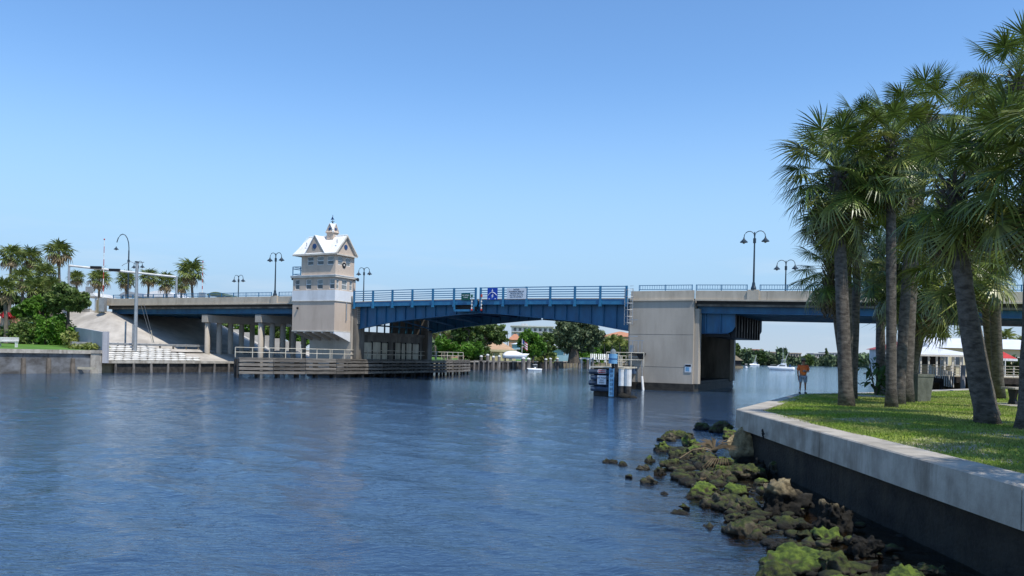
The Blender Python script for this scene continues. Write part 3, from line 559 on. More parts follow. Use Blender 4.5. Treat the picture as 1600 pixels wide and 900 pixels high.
for i in range(9): a=random.uniform(0,6); m.tube([(c.x-.06,c.y,c.z),(c.x-.1,c.y+random.uniform(-.12,.12),c.z+random.uniform(-.02,.14)),(c.x-.09,c.y+random.uniform(-.16,.16),c.z-random.uniform(.0,.22))],.014,5)
x7=7.18+(7.6-7.18)*((c.y-11.2)/15.8); solo('rope','short black knotted rope hanging on the seawall face','rope',M().add([(x-c.x+x7-.02+.0,y,z) for x,y,z in m.v],m.f),'rope',(x7,c.y,c.z))
# ================================================================ BRIDGE (own axes: s along it, t away from us, z up)
def dz(s): return -.00042*s*s
PROF=[(0,7.9),(3,7.72),(6,7.45),(9,7.2),(12,6.92),(15,6.38),(17.5,5.95)]
def zb(s):
    s=abs(s)
    for (a,za),(b,zb_) in zip(PROF,PROF[1:]):
        if s<=b: return za+(zb_-za)*(s-a)/(b-a)
    return PROF[-1][1]
def leaf(sg,label):
    t=T('bascule_leaf',label,'bridge span',(sg*17.5,0,5.9),'b',group='movable bridge leaves')
    s0,s1=.12,17.62
    def girder(t0,name='main_girder'):
        k=14; xs_=[s0+(s1-s0)*i/k for i in range(k+1)]
        poly=[(sg*x,8.95+dz(x)) for x in xs_]+[(sg*x,zb(x)) for x in xs_[::-1]]
        g=t.part(name,M().prism(poly,t0+.30,t0+.36),'blue_steel')
        m=M()
        for a,b in zip(xs_,xs_[1:]): m.bar((sg*a,t0+.33,zb(a)),(sg*b,t0+.33,zb(b)),.5,.07)
        t.part('flange',m,'blue_steel',g)
        for i in range(13):
            x=s0+.4+i*1.42
            if x<17.5: t.part('stiffener',M().bx(sg*x-.03,t0+.12,zb(x)+.04,sg*x+.03,t0+.299,8.93+dz(x)),'blue_steel',g)
        return g
    girder(.55); girder(16.6)
    for i in range(7):                      # floor beams and stringers seen from below
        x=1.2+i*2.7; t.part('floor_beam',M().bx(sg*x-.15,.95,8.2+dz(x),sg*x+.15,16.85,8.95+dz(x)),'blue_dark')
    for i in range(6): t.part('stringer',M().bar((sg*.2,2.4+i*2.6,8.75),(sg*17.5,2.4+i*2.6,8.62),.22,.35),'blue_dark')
    for x in (9.5,13.2,16.6): t.part('cross_brace',M().bar((sg*x,.9,zb(x)+.3),(sg*x,16.7,8.3),.18,.18).bar((sg*x,.9,8.3),(sg*x,16.7,zb(x)+.3),.18,.18),'blue_steel')
    m=M()
    for i in range(6): a,b=s0+(17.65-s0)*i/6,s0+(17.65-s0)*(i+1)/6; m.prism([(sg*a,8.96+dz(a)),(sg*b,8.96+dz(b)),(sg*b,9.2+dz(b)),(sg*a,9.2+dz(a))],.14,17.9)
    t.part('deck',m,'asphalt')
    for t0,t1 in ((.0,.12),(17.92,18.04)):
        m=M()
        for i in range(6): a,b=s0+(17.7-s0)*i/6,s0+(17.7-s0)*(i+1)/6; m.prism([(sg*a,8.78+dz(a)),(sg*b,8.78+dz(b)),(sg*b,9.34+dz(b)),(sg*a,9.34+dz(a))],t0,t1)
        t.part('fascia_beam',m,'blue_rail')
        m=M()
        for i in range(6): a,b=s0+(17.7-s0)*i/6,s0+(17.7-s0)*(i+1)/6; m.prism([(sg*a,9.20+dz(a)),(sg*b,9.20+dz(b)),(sg*b,9.46+dz(b)),(sg*a,9.46+dz(a))],t1+.35 if t0==0 else 17.3,t1+.5 if t0==0 else 17.45)
        t.part('kerb',m,'parapet_concrete')
        for i in range(7):
            x=sg*(.32+2.86*i); z=dz(x); t.part('rail_post',M().bx(x-.11,t0-.16 if t0==0 else t0,8.62+z,x+.11,t0-.003 if t0==0 else t0+.16,10.7+z).bx(x-.14,t0-.2 if t0==0 else t0,8.55+z,x+.14,t0-.01 if t0==0 else t0+.2,8.75+z),'blue_rail')
        for zr,th in ((10.64,.09),(10.36,.085),(10.11,.085),(9.87,.085),(9.62,.085)):
            m=M()
            for i in range(6): a,b=sg*(.32+2.86*i+.112),sg*(.32+2.86*(i+1)-.112); m.bar((a,t0-.07 if t0==0 else t0+.07,zr+dz(a)),(b,t0-.07 if t0==0 else t0+.07,zr+dz(b)),.06,th)
            t.part('rail',m,'blue_rail')
    return t
L1=leaf(-1,'blue steel bascule leaf reaching right from the white tower')
L2=leaf(1,'blue steel bascule leaf reaching left from the plain right pier')
# inspection platform hung on the left leaf
t=T('inspection_platform','small blue hanging platform under the green sign near midspan','platform',(-2,0,8.2),'b')
for x in (-3.0,-.45): t.part('hanger',M().bx(x-.07,-.34,8.0,x+.07,-.22,8.78),'blue_rail')
t.part('rail',M().bx(-3.07,-.34,8.0,-.38,-.22,8.24),'blue_rail'); t.part('floor',M().bx(-3.0,-.2,8.02,-.4,.5,8.1),'blue_dark'); t.part('back_panel',M().bx(-3.0,.42,8.1,-.4,.48,8.75),'dark_steel')
for x,w in ((-.62,'left'),(.62,'right')):
    t=T('navigation_light','red and white navigation light pole at midspan, on the %s leaf'%w,'light',(x,-.3,8.2),'b',group='midspan navigation lights')
    m=M().tube([(x,-.42,8.1),(x,-.42,9.6)],.05,6); t.part('pole',m,'galv')
    for i in range(3): t.part('band',M().cyl(x,-.42,8.3+i*.36,8.46+i*.36,.085,n=8),'white_paint')
    t.part('lamp',M().cyl(x,-.42,9.6,9.9,.12,n=8),'red_paint' if x>0 else 'green_sign')
    t.part('lens',M().ball((x,-.42,8.15),.13),'red_paint')
# signs on the rail
def sign(label,s0,s1,z0,z1,mt,lines,ink,sz,frame=None,cat='sign'):
    t=T('sign',label,cat,((s0+s1)/2,-.26,z0),'b'); t.part('board',M().bx(s0,-.26,z0,s1,-.22,z1),mt)
    if frame: t.part('border',M().bx(s0,-.27,z1-.05,s1,-.262,z1).bx(s0,-.27,z0,s1,-.262,z0+.05).bx(s0,-.27,z0+.052,s0+.05,-.262,z1-.052).bx(s1-.05,-.27,z0+.052,s1,-.262,z1-.052),frame)
    for tx,zz,q in lines: t.piece('lettering',textmesh(tx,sz*q,ink,.006),((s0+s1)/2,-.272,zz),(PI/2,0,0))
    return t
sign('small dark green sign on the bridge rail left of midspan',-2.1,-.95,9.28,10.05,'green_sign',[('NO WAKE',9.82,1),('ZONE',9.58,1)],'sign_ink_white',.2)
sign('white text sign on the bridge rail right of the blue sign',3.72,6.1,9.35,10.52,'sign_white',[('NOTICE',10.38,1),('DRAWBRIDGE OPENS ON',10.16,.8),('THE HOUR AND THE',9.97,.8),('HALF HOUR 7 AM TO 6 PM',9.78,.7),('CALL ON CHANNEL 9',9.58,.8)],'ink',.2)
t=sign('blue sign with white emblem on the bridge rail beside midspan',1.28,2.55,9.3,10.6,'blue_sign',[],'ink',.1)
m=M()
pts=[(1.38+1.07*i/10, 9.5+.62*math.sin(PI*(.12+.76*i/10))**.8) for i in range(11)]
m.tube([(a,-.275,b) for a,b in pts],.035,5); t.part('emblem_arc',m,'sign_ink_white')
t.part('emblem_bolt',M().prism([(1.98,9.95),(1.78,9.68),(1.9,9.68),(1.84,9.42),(2.08,9.74),(1.95,9.74),(2.06,9.95)],-.28,-.265),'sign_ink_white')
t.part('emblem_mast',M().bx(1.895,-.28,10.12,1.925,-.265,10.5).prism([(1.8,10.22),(2.03,10.22),(1.915,10.5)],-.285,-.281),'sign_ink_white')
t.part('emblem_base',M().bx(1.45,-.28,9.36,1.62,-.265,9.44).bx(2.2,-.28,9.36,2.37,-.265,9.44),'sign_ink_white')
# ---------------------------------------------------------------- bascule piers
def pier(sg,label):
    t=T('bascule_pier',label,'bridge pier',(sg*21,9,0),'b',group='concrete bascule piers')
    a,b=sg*17.86,sg*24.45
    right=sg>0
    wall=M().bx(a,0,.75,b,1.1,9.0); t.part('near_wall',wall,'pier_concrete')
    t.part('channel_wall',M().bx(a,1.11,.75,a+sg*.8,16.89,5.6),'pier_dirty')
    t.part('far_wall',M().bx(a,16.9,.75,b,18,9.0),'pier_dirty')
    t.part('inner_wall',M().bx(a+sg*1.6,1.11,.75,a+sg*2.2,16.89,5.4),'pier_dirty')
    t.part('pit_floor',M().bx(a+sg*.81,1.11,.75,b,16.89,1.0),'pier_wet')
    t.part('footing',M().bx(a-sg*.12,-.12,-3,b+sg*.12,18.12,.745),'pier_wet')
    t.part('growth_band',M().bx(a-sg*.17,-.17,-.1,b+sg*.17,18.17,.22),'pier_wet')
    return t,a,b
tR,a,b=pier(1,'plain beige concrete pier carrying the right bascule leaf')
for z in (2.35,5.6): tR.part('joint_groove',M().bx(a,-.008,z,b,-.002,z+.03),'pier_dirty')
tR.part('roof_slab',M().bx(a,1.12,8.6,b,16.88,9.0),'pier_dirty')
tR.part('side_column',M().bx(24.46,.35,.76,24.9,1.3,8.2),'pier_concrete'); tR.part('side_column',M().bx(24.46,16.9,.76,24.9,17.7,5.9),'pier_concrete')
tR.part('corner_lip',M().bx(a-.12,.02,.76,a-.002,.5,8.95),'pier_dirty')
tL,aL,bL=pier(-1,'stained concrete pier under the tower and left leaf')
tL.part('side_buttress',M().bx(-17.85,.3,.76,-17.3,1.9,8.9),'pier_dirty')
for i in range(9): tL.part('rubble_course',M().bx(-17.29,.34,6.6+i*.24,-17.22,1.86-.05*(i%2),6.78+i*.24),'pier_concrete')
random.seed(8)
for i,(t0,t1) in enumerate([(2.3,4.0),(4.15,5.9),(6.05,7.3),(9.0,10.3),(10.45,11.4),(11.55,12.9),(13.05,14.6)]):
    p=tL.part('wall_board',M().bx(-17.85,t0,1.9,-17.72,t1,4.35+.06*(i%2)),'board_pale'); tL.part('batten',M().bx(-17.715,t0+.02,3.0,-17.68,t1-.02,3.08),'wood_dark',p)  # pale boards, their paleness also standing in for sunlight on them
for t0 in (2.2,4.05,5.95,7.4,8.9,10.35,11.45,12.95,14.7): tL.part('upright',M().bx(-17.85,t0-.09,.9,-17.62,t0+.04,4.5),'wood_dark')
tL.part('cornice',M().bx(-17.85,1.95,5.3,-17.55,16.8,5.7),'pier_dirty')
tL.part('far_column',M().bx(-17.85,15.9,.76,-17.1,17.0,6.3),'pier_dirty')
for i,(s0) in enumerate((-18.2,-19.5)):      # teal barred gate above the pier
    m=M()
    for k in range(9): m.bx(s0-.05,2.3+k*1.65,5.72,s0+.05,2.42+k*1.65,7.7)
    m.bx(s0-.04,2.3,6.55,s0+.04,15.6,6.68).bx(s0-.04,2.3,7.58,s0+.04,15.6,7.7); tL.part('barred_screen',m,'teal_steel',stuff=True)
# tail of the right leaf and its counterweight
t=T('counterweight','dark counterweight box with ribs behind the right pier','counterweight',(26,9,5.6),'b')
for t0 in (1.5,15.8):
    poly=[(24.6,7.85),(28.15,7.85),(28.15,6.5),(27.9,6.05),(27.5,5.85),(24.6,5.85)]
    g=t.part('tail_girder',M().prism(poly,t0,t0+.2),'blue_steel')
    for x in (25.3,26.75): t.part('stiffener',M().bx(x-.05,t0-.2,5.88,x+.05,t0-.001,7.84),'blue_steel',g)
    t.part('flange',M().bx(24.6,t0-.22,5.76,27.5,t0+.4,5.84),'blue_dark',g)
t.part('weight',M().bx(25.2,1.8,5.5,27.6,15.7,7.7),'dark_steel')
for i in range(10): t.part('rib',M().bx(27.605,2.2+i*1.42,5.5,28.1,2.45+i*1.42,7.7),'dark_steel')
for i in (2,4,6,8): t.part('worn_edge',M().bx(28.102,2.26+i*1.42,6.1,28.11,2.36+i*1.42,7.4),'galv')
# ---------------------------------------------------------------- approach spans
def zpar(s):                                # top of parapet
    return 10.02-.020*max(0,s-22) if s>0 else 10.08+.002*(-s-24)
def approach(label,s0,s1,step,sections):
    sg=1 if s1>s0 else -1; t=T('approach_span',label,'bridge span',(s0,0,0),'b',group='concrete approach spans')
    n_=int(abs(s1-s0)/step+.5); xs_=[s0+(s1-s0)*i/n_ for i in range(n_+1)]
    def strip(lo,hi,t0,t1,a,b): return M().prism([(a,zpar(a)+lo),(b,zpar(b)+lo),(b,zpar(b)+hi),(a,zpar(a)+hi)],t0,t1)
    for a,b in zip(xs_,xs_[1:]):
        e=.015*sg
        t.part('parapet',strip(-.86,0,0,.3,a+e,b-e),'parapet_concrete'); t.part('parapet',strip(-.86,0,17.7,18,a+e,b-e),'parapet_concrete')
        t.part('ledge',strip(-1.0,-.862,-.14,.5,a,b),'parapet_concrete')
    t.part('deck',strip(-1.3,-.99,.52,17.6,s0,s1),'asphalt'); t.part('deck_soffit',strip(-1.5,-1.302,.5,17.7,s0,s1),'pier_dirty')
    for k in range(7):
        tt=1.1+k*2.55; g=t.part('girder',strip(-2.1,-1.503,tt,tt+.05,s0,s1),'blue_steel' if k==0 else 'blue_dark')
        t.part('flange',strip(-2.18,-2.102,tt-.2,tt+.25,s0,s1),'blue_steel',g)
    for a in xs_[::2]: t.part('diaphragm',M().bx(a+.2*sg,1.2,zpar(a)-2.0,a+.35*sg,16.3,zpar(a)-1.51),'blue_dark')
    return t,xs_
tA,xsR=approach('long right approach span running behind the palms',24.55,86,6.6,None)
tB,xsL=approach('long left approach span over the road and columns',-24.6,-64,5.6,None)
def handrail(s0,s1,label,z0=None):
    t=T('handrail',label,'railing',(s0,.15,(zpar(s0))),'b',group='blue handrails on the bridge parapet')
    f=z0 or zpar
    for z in (.14,.56): t.part('rail',M().bar((s0,.15,f(s0)+z),(s1,.15,f(s1)+z),.06,.06),'blue_rail')
    k=max(2,int(abs(s1-s0)/2.1)); 
    for i in range(k+1): s=s0+(s1-s0)*i/k; t.part('rail_post',M().bx(s-.035,.11,f(s),s+.035,.19,f(s)+.6),'blue_rail')
    m=M(); k=int(abs(s1-s0)/.24)
    for i in range(k): s=s0+(s1-s0)*(i+.5)/k; m.bx(s-.014,.136,f(s)+.17,s+.014,.164,f(s)+.53)
    t.part('pickets',m,'blue_rail',stuff=True); return t
handrail(18.75,24.2,'short blue handrail on top of the right pier')
edges=[(24.6,29.5),(30.7,43),(43.3,56),(56.3,69),(69.3,85)]
for (a,b),w in zip(edges,['just right of the right pier','starting at the lamp right of the pier','behind the palm crowns','at the right edge of the photo','beyond the right edge']): handrail(a,b,'blue handrail section on the right parapet, '+w)
for (a,b),w in zip([(-25.2,-29.9),(-31.2,-47),(-47.3,-62.5)],['between the tower and nearest lamp','in the middle of the left approach','at the left end above the abutment']): handrail(a,b,'blue handrail section on the left parapet, '+w)
tR.part('parapet',M().bx(17.95,-.002,9.12,24.4,.3,10.0),'parapet_concrete'); tR.part('ledge',M().bx(17.9,-.16,8.98,24.4,.5,9.118),'parapet_concrete')
tR.part('deck',M().bx(17.9,.52,9.003,24.4,17.6,9.2),'asphalt'); tL.part('deck',M().bx(-17.9,.52,9.003,-24.4,17.6,9.2),'asphalt'); tL.part('parapet',M().bx(-17.95,.01,9.12,-24.5,.3,10.0),'parapet_concrete')
for s in (30.1,-30.55): 
    t=T('lamp_pedestal','concrete lamp pedestal on the %s parapet'%('right' if s>0 else 'left'),'pedestal',(s,0,zpar(s)-.9),'b',group='lamp pedestals on the parapet'); t.part('block',M().bx(s-.55,-.12,zpar(s)-.859,s+.55,-.002,zpar(s)+.0),'parapet_concrete'); t.part('top',M().bx(s-.5,-.1,zpar(s)+.003,s+.5,.3,zpar(s)+.1),'parapet_concrete')
# pile bents
def bent(s,label,n_=9,zg=2.2,ztop=7.75):
    t=T('column_bent',label,'bridge support',(s,9,zg),'b',group='column bents under the approach spans')
    t.part('cap_beam',M().bx(s-.55,.2,ztop-1.0,s+.55,17.8,ztop),'pier_concrete')
    cm=M().tube([(0,0,-4.5),(0,0,ztop-1.003-zg)],.36,10).mesh('column',(0,0,0),True); cm.materials.append(ml['pier_concrete'])
    for i in range(n_): t.piece('column',cm,(s,.75+i*(16.5/(n_-1)),zg))
bent(-43.4,'row of round columns nearest the left abutment'); bent(-33.5,'row of round columns just left of the tower'); bent(58,'row of round columns behind the right palms',zg=1.5,ztop=7.1)
# abutment
t=T('abutment','tan concrete abutment at the left end of the bridge','abutment',(-64,0,7),'b')
t.part('wing_wall',M().prism([(-64.03,6.3),(-64.03,10.05),(-65.8,10.05),(-65.8,8.6),(-67.5,6.3)],-.25,.25),'tan_wall'); t.part('end_post',M().bx(-64.1,-.35,7.2,-65.3,-.252,10.3),'tan_wall')
t.part('back_wall',M().bx(-63.6,.3,5.5,-63.9,17.7,8.0),'pier_dirty'); t.part('bearing_seat',M().bx(-62.6,.3,6.6,-63.59,17.7,7.75),'pier_concrete')
t=T('roadway_edge','concrete road edge and kerb left of the abutment','kerb',(-70,0,8.3),'b'); t.part('slab',M().bx(-67.6,0,8.15,-100,18,8.5),'slope_concrete'); t.part('kerb',M().bx(-67.6,.02,8.5,-100,.3,8.72),'concrete_cap')
# ---------------------------------------------------------------- tender tower
fs=lambda px: -24.7+(px-457)*.1007
t=T('bridge_tower','beige three storey bridge tender tower with white metal roof','tower',(-21.3,-1.5,4.6),'b')
s0,s1,f0,f1=-24.65,-18.05,-3.0,.7
t.part('base_storey',M().bx(s0,f0,5.63,s1,f1,9.24),'stucco'); t.part('white_band',M().bx(s0-.06,f0-.06,9.243,s1+.06,f1+.06,10.5),'stucco_white'); t.part('string_course',M().bx(s0-.1,f0-.1,9.16,s1+.1,f1+.1,9.24),'trim')
t.part('base_sill',M().bx(s0-.03,f0-.03,5.5,s1+.03,f1,5.64),'trim')
def storey(name,a,b,c,d,z0,z1,wf,wr,wz,shade,sill=True):
    # solid core set back, with piers between the openings standing proud of the glass
    st=t.part(name,M().bx(a+.18,c+.18,z0,b-.18,d,z1),'dark_inside')
    m=M(); zz0,zz1=wz
    m.bx(a,c,z0,b,c+.18,zz0).bx(a,c,zz1,b,c+.18,z1)
    xs_=[a]+[v for w in wf for v in w]+[b]
    for i in range(0,len(xs_),2): m.bx(xs_[i],c,zz0,xs_[i+1],c+.18,zz1)
    t.part('front_wall',m,'stucco'); m=M(); c2=c+.183
    m.bx(b-.18,c2,z0,b,d,zz0).bx(b-.18,c2,zz1,b,d,z1); xs_=[c2]+[v for w in wr for v in w]+[d]
    for i in range(0,len(xs_),2): m.bx(b-.18,xs_[i],zz0,b,xs_[i+1],zz1)
    t.part('side_wall',m,'stucco'); t.part('left_wall',M().bx(a,c2,z0,a+.18,d,z1),'stucco'); t.part('rear_wall',M().bx(a,d+.003,z0,b,d+.18,z1),'stucco')
    for i,w in enumerate(wf):
        fr=t.part('window',M().bx(w[0],c+.06,zz0,w[0]+.07,c+.12,zz1).bx(w[1]-.07,c+.06,zz0,w[1],c+.12,zz1).bx(w[0]+.071,c+.06,zz0,w[1]-.071,c+.12,zz0+.07).bx(w[0]+.071,c+.06,zz1-.07,w[1]-.071,c+.12,zz1).bx(w[0]+.071,c+.06,(zz0+zz1)/2-.04,w[1]-.071,c+.12,(zz0+zz1)/2+.04),'white_paint')
        t.part('pane',M().bx(w[0]+.05,c+.085,zz0+.05,w[1]-.05,c+.1,(zz0+zz1)/2),'glass',fr); t.part('pane',M().bx(w[0]+.05,c+.085,(zz0+zz1)/2+.002,w[1]-.05,c+.1,zz1-.05),shade if i else 'glass',fr)
    for w in wr:
        fr=t.part('window',M().bx(b-.12,w[0],zz0,b-.06,w[0]+.07,zz1).bx(b-.12,w[1]-.07,zz0,b-.06,w[1],zz1).bx(b-.12,w[0]+.071,zz0,b-.06,w[1]-.071,zz0+.07).bx(b-.12,w[0]+.071,zz1-.07,b-.06,w[1]-.071,zz1).bx(b-.12,w[0]+.071,(zz0+zz1)/2-.04,b-.06,w[1]-.071,(zz0+zz1)/2+.04),'white_paint')
        t.part('pane',M().bx(b-.1,w[0]+.05,zz0+.05,b-.085,w[1]-.05,zz1-.05),shade,fr)
wm=[(fs(a),fs(b)) for a,b in ((460.5,468),(478,486.5),(495.5,504.5),(514.5,522.3))]; wm[0]=(s0+.35,wm[0][1])
storey('middle_storey',s0,s1,f0,f1,10.503,12.05,wm,[(-2.75,-2.3),(-1.75,-.75),(-.3,.25)],(10.62,11.85),'glass_pale')
t.part('ledge',M().bx(s0-.22,f0-.22,12.053,s1+.22,f1+.22,12.25),'trim'); t.part('ledge_edge',M().bx(s0-.26,f0-.26,12.253,s1+.26,f1+.26,12.33),'stucco_white')
u0=-23.35
wt=[(fs(479.5),fs(489.3)),(fs(494.8),fs(505)),(fs(510.3),fs(520.3))]
storey('top_storey',u0,s1,f0,f1-.35,12.333,14.72,wt,[(-2.55,-1.65),(-1.1,-.2)],(13.55,14.58),'glass_pale')
tb=T('tower_balcony_rail','small blue balcony railing on the left side of the tower','railing',(-24.1,-3,12.33),'b')
for x in (s0-.05,u0-.1): tb.part('post',M().bx(x-.04,-3.05,12.33,x+.04,-2.97,13.45),'blue_rail'); tb.part('post',M().bx(x-.04,-1.0,12.33,x+.04,-.92,13.45),'blue_rail')
for z in (13.4,13.15,12.5): tb.part('rail',M().bx(s0-.05,-3.04,z,u0-.1,-2.98,z+.06).bx(s0-.08,-2.95,z,s0-.02,-.95,z+.06),'blue_rail')
# roof: long ridge along the bridge, cross gable to the front
e0,e1,c0,c1,ze,zr=s0+.22,s1+.34,f0-.36,f1-.05,14.85,17.12; cm_=(c0+c1)/2; apx=fs(493.5); gl_,gr_=apx-1.38,apx+1.5
def slab(pts,th,up): 
    V=[Vector(p) for p in pts]; u=Vector(up).normalized()*th; k=len(V); return M().add([tuple(v) for v in V]+[tuple(v+u) for v in V],[tuple(range(k))[::-1],tuple(range(k,2*k))]+[(i,(i+1)%k,(i+1)%k+k,i+k) for i in range(k)])
rise=(zr-ze)/(cm_-c0)
rf=t.part('roof',slab([(e0,c0,ze),(e1,c0,ze),(e1,cm_,zr),(e0+.75,cm_,zr)],.08,(0,-rise,1)),'roof_white'); t.part('rear_slope',slab([(e0,c1,ze),(e1,c1,ze),(e1,cm_,zr),(e0+.75,cm_,zr)],.08,(0,rise,1)),'roof_white',rf)
t.part('hip_end',slab([(e0,c0,ze),(e0,c1,ze),(e0+.75,cm_,zr)],.07,(-1,0,.4)),'roof_white',rf)
t.part('ridge_cap',M().tube([(e0+.7,cm_,zr+.12),(e1+.02,cm_,zr+.12)],.1,6),'roof_white',rf)
for i in range(13):
    x=e0+.5+i*.52
    if abs(x-apx)>1.5 and x<e1: t.part('seam',M().bar((x,c0,ze+.1),(x,cm_-.05,zr+.09),.03,.05),'roof_white',rf)
za=zr-.02
t.part('gable_left_slope',slab([(gl_-.1,c0-.06,ze),(apx,c0-.06,za),(apx,cm_,za),(gl_-.1,c0,ze)],.09,(-.8,0,.6)),'roof_white',rf); t.part('gable_right_slope',slab([(gr_+.1,c0-.06,ze),(apx,c0-.06,za),(apx,cm_,za),(gr_+.1,c0,ze)],.09,(.8,0,.6)),'roof_white',rf)
t.part('gable_wall',M().prism([(gl_,ze),(gr_,ze),(apx,za-.05)],c0+.02,c0+.12),'stucco'); 
t.part('side_gable_wall',M().prism([(c0+.1,ze),(c1-.1,ze),(cm_,zr-.08)],s1+.02,s1+.14,'x'),'stucco')
t.part('soffit',M().bx(e0+.05,c0+.03,ze-.13,e1-.05,c1-.03,ze-.003),'trim'); t.part('gutter',M().bx(e0,c0-.09,ze-.15,e1+.02,c0+.026,ze-.01).bx(e1-.046,c0+.03,ze-.15,e1+.02,c1,ze-.01),'trim')
t.part('verge',M().bar((e1+.05,c0-.05,ze),(e1+.05,cm_,zr+.05),.1,.14).bar((e1+.05,c1+.05,ze),(e1+.05,cm_,zr+.05),.1,.14),'trim')
def louvre(cx,cy,cz,r,ax):
    V=[(cx,cy,cz)]; m=M(); k=14
    p=[(r*math.cos(2*PI*i/k),r*math.sin(2*PI*i/k)) for i in range(k)]
    if ax=='y': m.prism([(cx+a,cz+b) for a,b in p],cy-.05,cy+.02)
    else: m.prism([(cy+a,cz+b) for a,b in p],cx-.02,cx+.05,'x')
    return m
t.part('round_louvre',louvre(apx,c0+.01,ze+.95,.31,'y'),'canvas_blue'); t.part('round_louvre',louvre(s1+.14,cm_,ze+.95,.31,'x'),'canvas_blue')
# cupola with four gablets
cx,cy=fs(503.5),cm_; t.part('cupola',M().bx(cx-.48,cy-.48,zr-.35,cx+.48,cy+.48,zr+.42).bx(cx-.55,cy-.55,zr+.423,cx+.55,cy+.55,zr+.52),'stucco')
zc=zr+.52; m=M()
m.prism([(cx-.62,zc),(cx+.62,zc),(cx,zc+1.05)],cy-.5,cy+.5); t.part('cupola_gablet',m,'stucco'); t.part('cupola_gablet',M().prism([(cy-.62,zc+.002),(cy+.62,zc+.002),(cy,zc+1.045)],cx-.5,cx+.5,'x'),'stucco')
for sx_ in (-1,1): t.part('cupola_roof',slab([(cx+sx_*.68,cy-.56,zc-.08),(cx,cy-.56,zc+1.09),(cx,cy,zc+1.09),(cx+sx_*.68,cy-.56+.0,zc-.079)],.06,(sx_*.8,0,.5)),'roof_white'); 
for sy_ in (-1,1): t.part('cupola_roof',slab([(cx+.56,cy+sy_*.68,zc-.08),(cx+.56,cy,zc+1.1),(cx,cy,zc+1.1),(cx+.559,cy+sy_*.68,zc-.079)],.06,(0,sy_*.8,.5)),'roof_white')
t.part('round_louvre',louvre(cx,cy-.51,zc+.42,.17,'y'),'canvas_blue'); t.part('round_louvre',louvre(cx+.5,cy,zc+.42,.17,'x'),'canvas_blue')
wv=T('weather_vane','dark weather vane on the tower cupola','weather vane',(cx,cy,zc+1.05),'b'); z=zc+1.05
wv.part('rod',M().tube([(cx,cy,z),(cx,cy,z+1.15)],.03,6),'dark_steel'); wv.part('arrow',M().prism([(cx-.3,z+.55),(cx-.05,z+.95),(cx+.28,z+.5),(cx+.05,z+.62)],cy-.02,cy+.02),'canvas_blue'); wv.part('cross_arm',M().bar((cx-.3,cy,z+.35),(cx+.3,cy,z+.35),.03,.03).bar((cx,cy-.3,z+.35),(cx,cy+.3,z+.35),.03,.03),'dark_steel'); wv.part('ball',M().ball((cx,cy,z+.2),.1),'dark_steel')
for x,z in ((fs(476),16.1),(fs(522),16.3)): t.part('roof_vent',M().cyl(x,c0+.55*(z-ze)/1.2,z-.2,z+.28,.05,n=6),'galv')
# brackets beneath the tower
for i in range(5):
    x=s0+.5+i*1.42; t.part('bracket',M().prism([(f0,5.49),(f0,5.32),(-.1,4.45),(-.1,5.49)],x-.16,x+.16,'x'),'pier_concrete')
t.part('side_bracket',M().prism([(f0,5.49),(f0,5.3),(-.1,4.35),(.6,4.35),(.6,5.49)],s1-.14,s1+.02,'x'),'stucco_white')
t.part('wall_lamp',M().ball((fs(466.5),f0-.12,8.35),.14).bx(fs(466.5)-.04,f0-.1,8.3,fs(466.5)+.04,f0-.001,8.4),'dark_steel')
t.part('downpipe',M().tube([(s1+.1,-.9,9.1),(s1+.1,-.9,6.9)],.07,6),'galv')
hs_=T('horn_speaker','black round horn speaker at the right ledge of the tower','speaker',(s1+.6,.3,12),'b'); hs_.part('horn',M().tube([(s1+.27,.3,12.0),(s1+.55,.3,12.0),(s1+.8,.3,12.0)],[.05,.08,.24],10),'dark_steel'); hs_.part('bracket',M().bx(s1+.1,.26,11.9,s1+.3,.34,12.0),'dark_steel')
hs_=T('horn_speaker','small dark horn speaker at the left ledge of the tower','speaker',(s0-.6,-2.6,12),'b'); hs_.part('horn',M().tube([(s0-.27,-2.6,12.0),(s0-.5,-2.6,12.0)],[.06,.17],10),'dark_steel'); hs_.part('bracket',M().bx(s0-.3,-2.64,11.9,s0-.1,-2.56,12.0),'dark_steel')
hs_=T('siren','black ring shaped siren under the right tower windows','siren',(s1,-1.45,13.5),'b'); hs_.part('ring',M().tube([(s1+.03,-1.45+.26*math.cos(a*PI/6),13.6+.26*math.sin(a*PI/6)) for a in range(13)],.09,6),'dark_steel'); hs_.part('centre',M().ball((s1+.06,-1.45,13.6),.1),'white_paint')
cb=T('electrical_cabinet','grey barred cabinet on the left lower side of the tower','cabinet',(-25.4,-.4,6.4),'b'); cb.part('frame',M().bx(-26.2,-1.0,6.5,-24.7,-.95,6.6).bx(-26.2,-1.0,7.2,-24.7,-.95,7.3).bx(-26.2,-1.0,6.602,-26.1,-.95,7.198).bx(-25.7,-1.0,6.602,-25.6,-.95,7.198).bx(-25.2,-1.0,6.602,-25.1,-.95,7.198),'galv'); cb.part('hanger',M().bx(-25.5,-.99,5.2,-25.42,-.94,6.5),'dark_steel')
